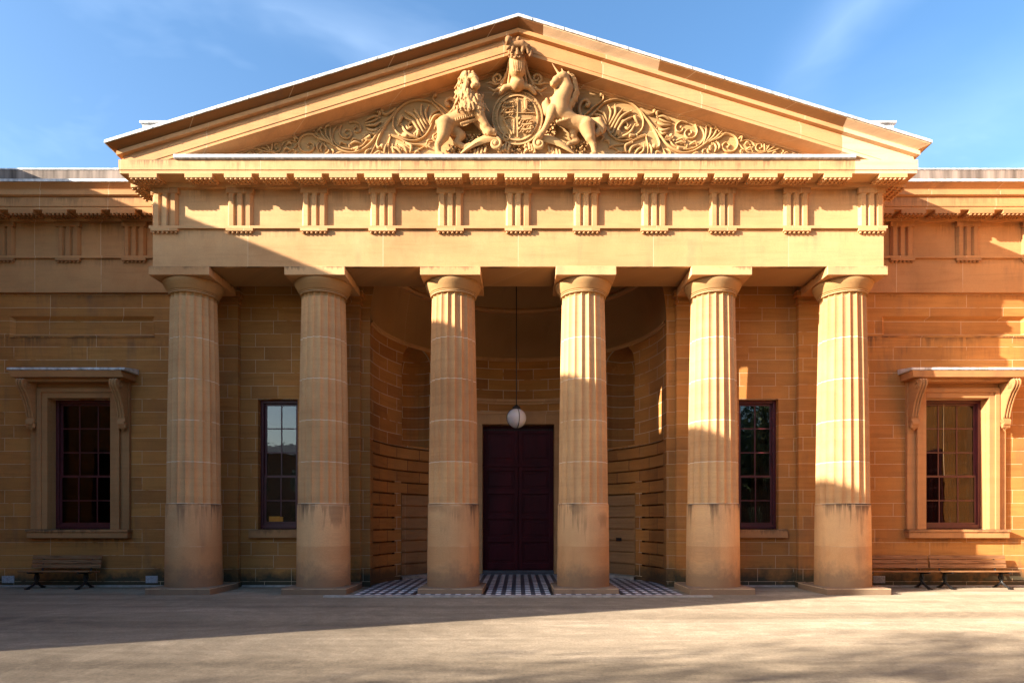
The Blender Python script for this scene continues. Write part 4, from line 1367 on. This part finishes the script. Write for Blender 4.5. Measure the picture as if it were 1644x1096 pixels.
# helmet, crown, crest, mantling
H = [cap_((750, 295, .26), 66, (750, 365, .26), 62), cap_((750, 365, .26), 60, (752, 420, .22), 34), cap_((750, 425, .18), 36, (750, 470, .15), 58),
     cap_((612, 548, .10), 16, (650, 502, .13), 20), cap_((650, 502, .13), 20, (750, 478, .17), 22), cap_((750, 478, .17), 22, (850, 502, .13), 20), cap_((850, 502, .13), 20, (890, 548, .10), 16)]
H = [(fwd(a, .10), ra, fwd(b, .10), rb, k_) for a, ra, b, rb, k_ in H]
H += [cap_((750, 330, .05), 60, (750, 330, .3), 60), cap_((750, 470, .05), 70, (750, 470, .2), 60)]
hm = sdf_mesh(H, .014, .02, AY + .005)
for i in range(5):
    x = 718 + 16 * i
    hm.tube([cp(x, 285, .535 - .012 * abs(i - 2)), cp(x, 345, .555 - .012 * abs(i - 2)), cp(x + (750 - x) * .2, 372, .53)], 4.5 * U, 6)
hm.tube([cp(690, 285, .40), cp(720, 272, .52), cp(750, 268, .55), cp(785, 272, .52), cp(812, 285, .40)], 7 * U, 6)
for sg in (-1, 1):      # mantling cords falling from the crown
    hm.tube([cp(750 + sg * 66, 290, .34), cp(750 + sg * 74, 360, .26), cp(750 + sg * 100, 430, .18), cp(750 + sg * 128, 490, .14)], [9 * U, 12 * U, 12 * U, 16 * U], 7)
    hm.tube([cp(750 + sg * 52, 300, .44), cp(750 + sg * 58, 370, .34), cp(750 + sg * 66, 440, .22), cp(750 + sg * 70, 480, .2)], [6 * U, 9 * U, 12 * U, 14 * U], 7)
helmet = hm.build('helmet', M['figure'], shield, smooth=True, angle=60, fix=False)
cr = MB()
cr.grid([[cp(750 + rx * math.cos(PI * i / 16), yy, .34 + (rx / 300) * math.sin(PI * i / 16) * 1.1) for i in range(17)] for rx, yy in ((62, 272), (68, 262), (66, 248), (72, 238), (76, 215))])
for i in range(7):
    a = PI * i / 6
    b_ = (750 + 74 * math.cos(a), 215, .34 + .27 * math.sin(a))
    cr.tube([cp(b_[0], 240, b_[2]), cp(b_[0], 205, b_[2])], [9 * U, 11 * U], 6)
    cr.sphere(cp(b_[0], 198, b_[2]), 11 * U, 5)
    cr.sphere(cp(750 + 67 * math.cos(a + .2), 255, .36 + .24 * math.sin(a + .2)), 8 * U, 5)
cr.grid([[cp(750 + rx * math.cos(PI * i / 12), yy, .34 + (rx / 300) * math.sin(PI * i / 12)) for i in range(13)] for rx, yy in ((60, 238), (52, 205), (30, 190), (3, 186))])
cr.grid([[cp(750 + 60 * math.cos(2 * PI * i / 16), yy, .36 + .2 * math.sin(2 * PI * i / 16)) for i in range(17)] for yy in (272, 200)])
for yy in (262, 225):
    cr.tube([cp(750, yy, -.01), cp(750, yy, .4)], 40 * U, 10)
cr.build('crown', M['crest'], shield, smooth=True, angle=50)
K = [cap_((715, 165, .25), 26, (790, 160, .25), 30), cap_((790, 160, .25), 30, (825, 180, .24), 24), cap_((690, 150, .26), 26, (678, 120, .28), 26), cap_((680, 118, .3), 24, (672, 132, .34), 14),
     cap_((720, 175, .27), 16, (705, 215, .27), 11), cap_((740, 178, .25), 14, (742, 212, .25), 10), cap_((800, 175, .26), 18, (790, 215, .26), 11), cap_((825, 180, .24), 20, (838, 225, .24), 11),
     cap_((840, 170, .22), 14, (862, 205, .22), 12), cap_((862, 205, .22), 12, (855, 245, .22), 14), cap_((750, 130, .25), 14, (760, 112, .25), 16), cap_((690, 175, .27), 14, (668, 195, .29), 10)]
for i in range(16):
    K.append(cap_((680 + r2.uniform(-18, 26), 120 + r2.uniform(-20, 45), .29 + r2.uniform(-.03, .03)), 9, (686 + r2.uniform(-18, 26), 140 + r2.uniform(-10, 45), .28), 5))
K = [(fwd(a, .33), ra, fwd(b, .33), rb, .010) for a, ra, b, rb, k_ in K]
sdf_mesh(K, .0125, .012).build('crest_lion', M['crest'], shield, smooth=True, angle=180, fix=False)
def curl(cx, cy, r0, a0, turns, sgn, d, w0, w1, n=26, r1=.25):
    out, rad = [], []
    for i in range(n):
        t = i / (n - 1)
        r = r0 * (1 - (1 - r1) * t)
        a = a0 + sgn * 2 * PI * turns * t
        out.append((cx + r * math.cos(a), cy + r * math.sin(a), d))
        rad.append((w0 + (w1 - w0) * t) * U)
    return out, rad
for s in (-1, 1):
    ms = MB()
    X_ = lambda x: 750 + s * (x - 750)
    for (pts_, ww) in (([(800, 330), (830, 400), (855, 440), (885, 460)], 14), ([(860, 490), (900, 520), (940, 530), (985, 500)], 12), ([(880, 470), (930, 480), (970, 465), (1000, 470)], 9), ([(820, 420), (850, 470), (900, 500), (950, 570)], 9)):
        ms.tube([cp(X_(x), y, .13) for x, y in pts_], [ww * U, ww * 1.2 * U, ww * U, ww * .5 * U], 7)
    o_, r_ = curl(905, 430, 42, PI * .4, 1.25, -1, .12, 13, 8)
    ms.tube([cp(X_(x), y, d) for x, y, d in o_], r_, 7)
    ms.build('mantling', M['carved'], shield, smooth=True, angle=60)
# ribbon with curls at the foot
for s in (-1, 1):
    rb = MB()
    X_ = lambda x: 750 + s * (x - 750)
    ctr = [(1205, 1030), (1150, 985), (1085, 940), (1020, 912), (965, 900), (915, 905)]
    wd = [8, 20, 26, 28, 26, 16]
    rows = []
    for (x, y), w_ in zip(ctr, wd):
        rows.append([cp(X_(x), y - w_, .20), cp(X_(x), y - w_ * .6, .26), cp(X_(x), y + w_ * .2, .28), cp(X_(x + 12), y + w_ * 1.5, .24), cp(X_(x + 14), y + w_ * 1.6, .05), cp(X_(x), y - w_, .05)])
    rb.grid(rows)
    o_, r_ = curl(925, 950, 46, -PI * .55, 1.35, -1, .28, 14, 12)
    rb.tube([cp(X_(x), y, d) for x, y, d in o_], r_, 8)
    rb.sphere(cp(X_(925), 950, .27), 22 * U, 6)
    for k, (x, y, a) in enumerate(((1000, 1000, 0), (1030, 1010, 0), (1060, 1015, 0), (1085, 1025, 0), (880, 1000, 0), (860, 985, 0), (840, 975, 0), (815, 985, 0))):
        rb.tube([cp(X_(x), y - 28, .16), cp(X_(x + 10), y + 26, .2)], [9 * U, 12 * U], 6)
    for i in range(20):
        x = 790 + r2.uniform(0, 110); y = 965 + r2.uniform(0, 60)
        rb.sphere(cp(X_(x), y, r2.uniform(.08, .2)), r2.uniform(7, 12) * U, 5)
    rb.build('scroll_ribbon', M['carved'], shield, smooth=True, angle=50)
# thistle and rose heap between the beasts
for (cx, cy, w_, h_, nn) in ((430, 960, 90, 80, 70), (1240, 985, 70, 60, 60), (1010, 870, 40, 70, 40), (260, 1010, 60, 40, 30), (750, 1000, 50, 40, 30)):
    fb = MB()
    for i in range(nn):
        x, y = cx + r2.uniform(-w_, w_), cy + r2.uniform(-h_, h_)
        a = r2.uniform(0, 6.28)
        l_ = r2.uniform(14, 28)
        d = r2.uniform(.03, .11)
        fb.tube([cp(x, y, d - .03), cp(x + l_ * .6 * math.cos(a), y + l_ * .6 * math.sin(a), d + .03), cp(x + l_ * math.cos(a + .7), y + l_ * math.sin(a + .7), d)], [9 * U, 10 * U, 3 * U], 6)
    fb.build('flower_cluster', M['carved'], shield, smooth=True, angle=60)

# rinceau scrolls over the rest of the tympanum, measured on a close view of the carving
def fp(cx, cy, d, sgn):
    u, py = 88 + cx / 4.443, 120 + cy / 4.443
    sc_ = FPX / (AY - d)
    return (sgn * u / sc_, AY - d, EYE + (838 - py) / sc_)
FU = 1 / (4.443 * 70.3)
def catmull(p, m=7):
    q = []
    for k in range(len(p) - 1):
        pa, pb = p[max(k - 1, 0)], p[min(k + 2, len(p) - 1)]
        a_, b_ = p[k], p[k + 1]
        for i in range(m):
            t = i / m
            q.append(tuple(.5 * (2 * a_[c] + (b_[c] - pa[c]) * t + (2 * pa[c] - 5 * a_[c] + 4 * b_[c] - pb[c]) * t * t + (3 * a_[c] - pa[c] - 3 * b_[c] + pb[c]) * t ** 3) for c in (0, 1)))
    q.append(p[-1])
    return q
STEMS = [  # (points, radius at start, at end, bud)
    ([(60, 330), (85, 290), (110, 268), (150, 232), (190, 205), (215, 180), (212, 155), (200, 148)], 7, 9, 1),
    ([(130, 300), (200, 222), (250, 192), (320, 182), (390, 197), (440, 227), (480, 272), (500, 332), (492, 388), (455, 428), (400, 448), (350, 440), (322, 408), (322, 372), (345, 346), (376, 346), (390, 366), (378, 382)], 8, 6, 1),
    ([(190, 300), (215, 330), (240, 390), (275, 440), (330, 470), (390, 470), (450, 452), (515, 430)], 6, 6, 0),
    ([(255, 520), (300, 505), (380, 497), (450, 462), (525, 435)], 8, 5, 1),
    ([(470, 250), (520, 312), (560, 372), (596, 440), (616, 497), (602, 525), (578, 514)], 7, 11, 1),
    ([(500, 292), (550, 352), (610, 422), (660, 490), (720, 538), (790, 560), (860, 546), (920, 510), (990, 458), (1055, 430), (1110, 426), (1158, 450), (1174, 500), (1148, 544), (1102, 552), (1066, 528), (1068, 500), (1092, 486), (1114, 502), (1104, 516)], 9, 5, 1),
    ([(905, 372), (930, 412), (930, 460), (900, 502), (850, 528), (780, 534), (720, 508), (690, 470)], 6, 5, 1),
    ([(870, 358), (884, 410), (862, 450), (820, 456), (796, 428), (808, 400), (834, 396), (846, 416), (832, 428)], 7, 5, 1),
    ([(812, 344), (768, 338), (736, 362), (734, 396), (760, 412), (782, 394), (770, 374)], 7, 5, 1),
    ([(600, 428), (640, 462), (680, 470), (710, 452), (700, 436)], 6, 9, 1),
    ([(1160, 455), (1200, 518), (1250, 556)], 5, 4, 0),
    ([(1190, 478), (1235, 470), (1275, 482), (1295, 510)], 5, 4, 0),
    ([(1380, 510), (1368, 540), (1335, 552), (1304, 532), (1310, 502), (1338, 496), (1348, 518), (1334, 526)], 5, 4, 1),
    ([(1250, 556), (1310, 566), (1370, 552), (1420, 528), (1470, 528), (1500, 545), (1490, 562)], 5, 4, 1),
    ([(1500, 540), (1550, 548), (1590, 562), (1630, 566)], 4, 3, 0),
    ([(480, 246), (515, 268), (548, 286), (574, 278), (582, 258)], 9, 9, 1),
    ([(275, 512), (320, 540), (380, 552), (430, 520)], 5, 5, 1),
    ([(530, 568), (534, 510), (520, 446)], 5, 5, 0), ([(660, 570), (640, 530), (620, 490)], 5, 4, 0),
]
LEAVES = [  # acanthus lobes: start, middle, curled end, width
    [(240, 360), (205, 300), (150, 286), 11], [(245, 350), (225, 285), (180, 256), 10], [(252, 345), (270, 270), (252, 226), 10], [(258, 360), (300, 285), (300, 222), 12], [(268, 390), (318, 300), (350, 252), 12],
    [(280, 420), (340, 310), (412, 262), 12], [(300, 440), (352, 346), (428, 302), 11], [(318, 456), (400, 420), (440, 360), 12], [(330, 440), (318, 405), (345, 420), 15], [(430, 420), (405, 440), (452, 432), 13],
    [(470, 330), (440, 300), (465, 356), 12], [(395, 356), (360, 330), (330, 352), 9], [(365, 372), (392, 388), (410, 362), 9],
    [(700, 332), (650, 300), (602, 302), 10], [(706, 350), (655, 336), (606, 312), 8], [(698, 362), (640, 362), (594, 340), 11], [(690, 385), (640, 400), (602, 380), 11], [(672, 410), (640, 424), (612, 402), 9], [(610, 300), (596, 272), (626, 266), 11],
    [(735, 470), (780, 455), (800, 478), 8], [(730, 490), (775, 480), (812, 500), 8], [(770, 545), (748, 524), (790, 530), 11], [(690, 455), (664, 440), (715, 466), 12], [(830, 500), (870, 480), (884, 505), 9],
    [(925, 505), (946, 440), (950, 376), 8], [(930, 500), (975, 436), (984, 376), 8], [(940, 495), (1000, 440), (1024, 392), 8], [(950, 490), (1020, 450), (1062, 402), 8], [(965, 480), (1040, 452), (1092, 410), 7], [(950, 372), (966, 358), (990, 384), 9], [(1006, 388), (1020, 378), (1040, 402), 8],
    [(985, 545), (975, 520), (995, 500), 8], [(1010, 552), (1020, 520), (1005, 490), 8], [(1030, 545), (1045, 510), (1025, 480), 8], [(960, 530), (962, 552), (985, 565), 7],
    [(1180, 462), (1205, 440), (1200, 470), 9], [(1225, 500), (1240, 482), (1262, 500), 8], [(1230, 540), (1262, 520), (1280, 545), 8],
    [(1368, 552), (1366, 520), (1362, 488), 6], [(1370, 552), (1390, 520), (1404, 500), 6], [(1375, 552), (1415, 528), (1446, 512), 6], [(1380, 556), (1440, 540), (1482, 522), 6],
    [(1420, 568), (1440, 552), (1462, 566), 6], [(1500, 568), (1522, 554), (1545, 566), 5], [(1560, 568), (1580, 558), (1602, 567), 4],
    [(380, 560), (372, 510), (420, 486), 11], [(400, 560), (420, 520), (470, 500), 11], [(440, 565), (470, 530), (510, 520), 10], [(470, 566), (500, 545), (505, 500), 9], [(300, 566), (330, 548), (350, 566), 8],
    [(560, 566), (560, 530), (545, 495), 9], [(590, 568), (600, 548), (640, 566), 8], [(700, 568), (690, 545), (660, 530), 8], [(850, 568), (880, 556), (915, 566), 7], [(930, 566), (925, 545), (945, 530), 7], [(1200, 566), (1195, 545), (1215, 535), 7],
    [(120, 330), (160, 322), (190, 345), 9], [(150, 350), (190, 360), (205, 385), 8], [(190, 420), (215, 440), (200, 470), 8], [(220, 470), (250, 470), (262, 495), 8],
]
def foliage(sgn, seed):
    r3 = random.Random(seed)
    fb = MB()
    for pts_, w0, w1, bud in STEMS:
        q = catmull(pts_)
        n = len(q)
        fb.tube([fp(x, y, .022, sgn) for x, y in q], [(w0 + (w1 - w0) * i / (n - 1)) * FU for i in range(n)], 8, flat=1.9)
        if bud: fb.sphere(fp(q[-1][0], q[-1][1], .035, sgn), w1 * 1.7 * FU, 6)
    for a_, b_, c_, w_ in LEAVES:
        w_ *= .82
        q = catmull([a_, b_, c_], 8)
        n = len(q)
        fb.tube([fp(x, y, .018 + .035 * math.sin(PI * i / n), sgn) for i, (x, y) in enumerate(q)], [w_ * FU * (.3 + .85 * math.sin(PI * min(1, .12 + .80 * i / (n - 1)))) for i in range(n)], 8, flat=1.3)
        ex_, ey_ = c_[0] + (c_[0] - b_[0]) * .08, c_[1] + (c_[1] - b_[1]) * .08
        fb.sphere(fp(ex_, ey_, .045, sgn), w_ * .75 * FU, 5)
        # small side lobes
        for t, sg in ((.4, 1), (.6, -1), (.78, 1)):
            i = int(t * (n - 1))
            dx, dy = q[i + 1][0] - q[i - 1][0], q[i + 1][1] - q[i - 1][1]
            l_ = math.hypot(dx, dy) or 1
            nx_, ny_ = -dy / l_ * sg, dx / l_ * sg
            x, y = q[i]
            fb.tube([fp(x, y, .03, sgn), fp(x + nx_ * w_ * .9 + dx / l_ * 3, y + ny_ * w_ * .9 + dy / l_ * 3, .04, sgn), fp(x + nx_ * w_ * 1.4 + dx / l_ * 9, y + ny_ * w_ * 1.4 + dy / l_ * 9, .02, sgn)], [w_ * .55 * FU, w_ * .5 * FU, w_ * .15 * FU], 6)
    for cx, cy in ((1000, 470), (1014, 482), (990, 490), (1005, 505), (1030, 470), (440, 540), (455, 530), (450, 552), (800, 500), (812, 512), (1280, 520), (1530, 560), (1290, 560)):
        fb.sphere(fp(cx, cy, .02, sgn), 8 * FU, 5)
    return fb.build('acanthus_scroll', M['carved'], shield, smooth=True, angle=60)
foliage(1, 11)
foliage(-1, 12)

# ------------------------------------------------------------------ pendant lamp
LX, LY, LZ, LR = -0.05, 17.5, 4.51, 0.272
lamp = empty('pendant_lamp', 'white glass globe lamp hanging on a long rod before the maroon door', 'lamp', (LX, LY, LZ - LR))
mb = MB(); mb.sphere((LX, LY, LZ), LR, 20)
mb.build('globe', M['globe'], lamp, smooth=True, angle=180)
mb = MB()
mb.tube([(LX, LY, LZ + LR + .05), (LX, LY, ZTOPW + math.sqrt(R_EX ** 2 - (LY - WY) ** 2))], .014, 8)
mb.build('rod', M['iron'], lamp)
mb = MB()
mb.lathe([(.02, LZ + LR + .10), (.05, LZ + LR + .08), (.11, LZ + LR + .03), (.12, LZ + LR - .03), (.10, LZ + LR - .035)], 24, LX, LY)
mb.build('lamp_cap', M['iron'], lamp, smooth=True)
mb = MB()
for a in (0, PI / 2):
    pts_ = [(LX + (LR + .004) * math.cos(t) * math.cos(a + .3 - PI / 2), LY + (LR + .004) * math.cos(t) * math.sin(a + .3 - PI / 2), LZ + (LR + .004) * math.sin(t)) for t in [2 * PI * i / 40 for i in range(41)]]
    mb.tube(pts_, .010, 5)
mb.build('strap', M['iron'], lamp)

# ------------------------------------------------------------------ benches
def bench(length, label, loc, back_mat='wood'):
    root = empty('park_bench', label, 'bench', (0, 0, 0), 0, 'wooden slatted benches along the wing walls')
    h = length / 2
    mb = MB()
    for i in range(4):
        y = -.50 + .115 * i
        mb.box(-h, h, y, y + .095, .425 - .012 * i, .46 - .012 * i)
    mb.build('seat', M['wood'], root, bevel=0.006)
    mb = MB()
    for i in range(3):
        z0 = .50 + .112 * i
        y = -.045 + .022 * i
        mb.prism([(-h, y, z0), (-h, y + .03, z0 - .006), (-h, y + .052, z0 + .086), (-h, y + .022, z0 + .094)], (length, 0, 0))
    mb.build('backrest', M['wood'], root, bevel=0.005)
    for s in (-1, 1):
        x = s * (h - .26)
        mb = MB()
        mb.tube([(x, -.50, .415), (x, -.25, .395), (x, -.03, .385)], .026, 8)
        mb.tube([(x, -.03, .36), (x, .01, .50), (x, .07, .80)], .022, 8)
        mb.tube([(x, -.20, .39), (x, -.25, .26), (x, -.22, .16), (x, -.34, .08), (x, -.50, .025)], [.04, .032, .034, .028, .03], 8)
        mb.tube([(x, -.20, .39), (x, -.14, .26), (x, -.20, .17), (x, -.10, .08), (x, .0, .025)], [.04, .032, .034, .028, .03], 8)
        mb.box(x - .035, x + .035, -.56, -.46, 0.0, .035)
        mb.box(x - .035, x + .035, -.03, .05, 0.0, .035)
        mb.build('leg', M['iron'], root, smooth=True, angle=50)
    root.location = loc
    return root
bench(1.75, 'dark slatted wooden bench below the shaded window left of the columns', ((107 - 832) / 63.4, 16.10, 0))
bench(1.93, 'slatted bench half hidden by the rightmost column', ((1428 - 832) / 63.4, 16.10, 0))
bench(1.93, 'sunlit slatted bench below the right window', ((1553.5 - 832) / 63.4, 16.10, 0))

# orange box on the sill inside the left portico window
mb = MB()
mb.box(-.18, .10, -.05, .05, 0, .135)
mb.box(.105, .18, -.045, .045, 0, .125)
o = mb.build('card_box', M['orange'], None, bevel=0.006)
o.location = (-PWX - .13, 16.56, SILL + .20)
tag(o, 'small orange box on the sill inside the portico window', 'box')

# ------------------------------------------------------------------ neighbouring blocks out of frame
M['block'] = stone('side_block_ashlar', 1.6, 0.36, 0.2, oz=0, base_damp=0.6, stain=0.4)
def side_block(s, label, H_):
    x0, x1 = 14.62, 27.0
    y0, y1 = 4.68, 34.0
    root = empty('side_block', label, 'building', (s * 20.8, 19.5, 0))
    B = lambda mb, a, b, c, d, e, f: mb.box(*sorted((s * a, s * b)), c, d, e, f)
    mb = MB()
    B(mb, x0, x1, y0, y1, 0, H_ - .45)
    B(mb, x0 - .06, x1 + .06, y0 - .06, y1, 0, .7)
    mb.build('wall', M['block'], root)
    mb = MB()
    B(mb, x0 - .10, x1 + .1, y0 - .02, y1, H_ - 1.6, H_ - 1.45)
    B(mb, x0 - .22, x1 + .2, y0 - .04, y1, H_ - .45, H_ - .25)
    B(mb, x0 - .36, x1 + .3, y0 - .06, y1, H_ - .25, H_)
    mb.build('cornice', M['trim'], root)
    for k in range(3):
        yc = 7.6 + 3.1 * k
        for (z0, z1) in ((1.5, 4.2), (6.0, 8.4)):
            mb = MB()
            xf = s * (x0 - .02)
            B(mb, x0 - .035, x0 + .02, yc - .55, yc + .55, z0, z1)
            wn = mb.build('window', M['maroon'], root)
            mb = MB()
            for a in range(2):
                for b in range(4):
                    zz = z0 + .1 + (z1 - z0 - .2) / 4 * b
                    B(mb, x0 - .045, x0 - .03, yc - .47 + .48 * a, yc - .03 + .48 * a, zz + .03, zz + (z1 - z0 - .2) / 4 - .02)
            mb.build('pane', M['glass'], wn)
            mb = MB()
            B(mb, x0 - .16, x0 + .02, yc - .72, yc + .72, z0 - .18, z0)
            mb.build('sill', M['trim'], wn)
    return root
side_block(-1, 'shaded sandstone block beyond the left end of the facade', 11.36)
side_block(1, 'sunlit sandstone block beyond the right end of the facade', 11.36)

# terrace across the street, behind the camera (seen in the window reflections)
root = empty('terrace_building', 'plain brick terrace across the street, opposite the courthouse', 'building', (6, -34, 0))
M['brick'] = stone('terrace_brick', 0.5, 0.15, 0, oz=0, mortar=0.01, tones=[(0, (.16, .07, .04)), (1, (.25, .12, .07))])
mb = MB(); mb.box(-52, 64, -40, -30, 0, 8.4)
mb.build('wall', M['brick'], root)
mb = MB(); mb.prism([(-52, -29.6, 8.4), (-52, -40.4, 8.4), (-52, -35, 10.0)], (116, 0, 0))
mb.build('roof', M['slate'], root)
for k in range(32):
    for z0 in (1.2, 4.9):
        mb = MB(); x = -50 + 3.5 * k
        mb.box(x - .6, x + .6, -30.0, -29.96, z0, z0 + 2.0)
        mb.build('window', M['glass'], root)

# ------------------------------------------------------------------ trees behind / left of the camera
def tree(x, y, zc, rx, rz, n, seed, label, trunk_h=None):
    r = random.Random(seed)
    root = empty('tree', label, 'tree', (0, 0, 0), 0, 'trees behind the viewer')
    mb = MB()
    tips = []
    mb.tube([(0, 0, 0), (.1, .05, zc * .3), (-.05, .1, zc * .62), (.05, 0, zc)], [.30, .24, .17, .06], 10)
    for i in range(11):
        a = 2.4 * i + r.uniform(-.3, .3)
        z0 = zc * (.42 + .05 * i)
        l_ = rx * r.uniform(.6, .95)
        e = (l_ * math.cos(a), l_ * math.sin(a), min(zc + rz * .7, z0 + r.uniform(.8, 2.2)))
        mb.tube([(0, 0, z0), (e[0] * .5, e[1] * .5, z0 + (e[2] - z0) * .65), e], [.10, .06, .02], 6)
        tips.append(e)
    mb.build('trunk', M['bark'], root, smooth=True, angle=80)
    mb = MB()
    clumps = tips + [(rx * .75 * r.uniform(-1, 1), rx * .75 * r.uniform(-1, 1), zc + rz * r.uniform(-.6, .85)) for _ in range(16)]
    for i in range(n):
        c = r.choice(clumps)
        g = lambda: r.gauss(0, rx * .17)
        p = Vector((c[0] + g(), c[1] + g(), c[2] + g()))
        a, b = r.uniform(0, 6.28), r.uniform(-.9, .9)
        d1 = Vector((math.cos(a) * math.cos(b), math.sin(a) * math.cos(b), math.sin(b))); d2 = d1.cross(Vector((r.random(), r.random(), r.random()))).normalized()
        L_ = r.uniform(.10, .18) * (1 + .35 * (rx - 3)); W_ = L_ * .42
        mb.poly([p - d1 * L_, p + d2 * W_, p + d1 * L_, p - d2 * W_])
    mb.build('crown', M['leaf'], root, fix=False)
    root.location = (x, y, 0)
    return root
tree(-20.5, -5.0, 9.8, 2.9, 3.0, 3000, 5, 'tall leafy tree left of the viewer casting dappled shade on the asphalt')
t2 = tree(9, -21, 10.0, 6.2, 6.5, 9000, 8, 'broad tree added behind the viewer to block sky light, just right of the terrace')  # this tree and its copies are added, sized to block sky fill
for i, (x, y) in enumerate(((21, -19), (33, -14), (-2, -24))):
    c = copy_tree(t2)
    c.location = (x, y, 0); c.rotation_euler = (0, 0, 1.3 * (i + 1))
    c['label'] = ('broad tree added behind the viewer to block sky light, second toward the right', 'broad tree added behind the viewer to block sky light, farthest to the right', 'broad tree added behind the viewer to block sky light, in front of the terrace')[i]
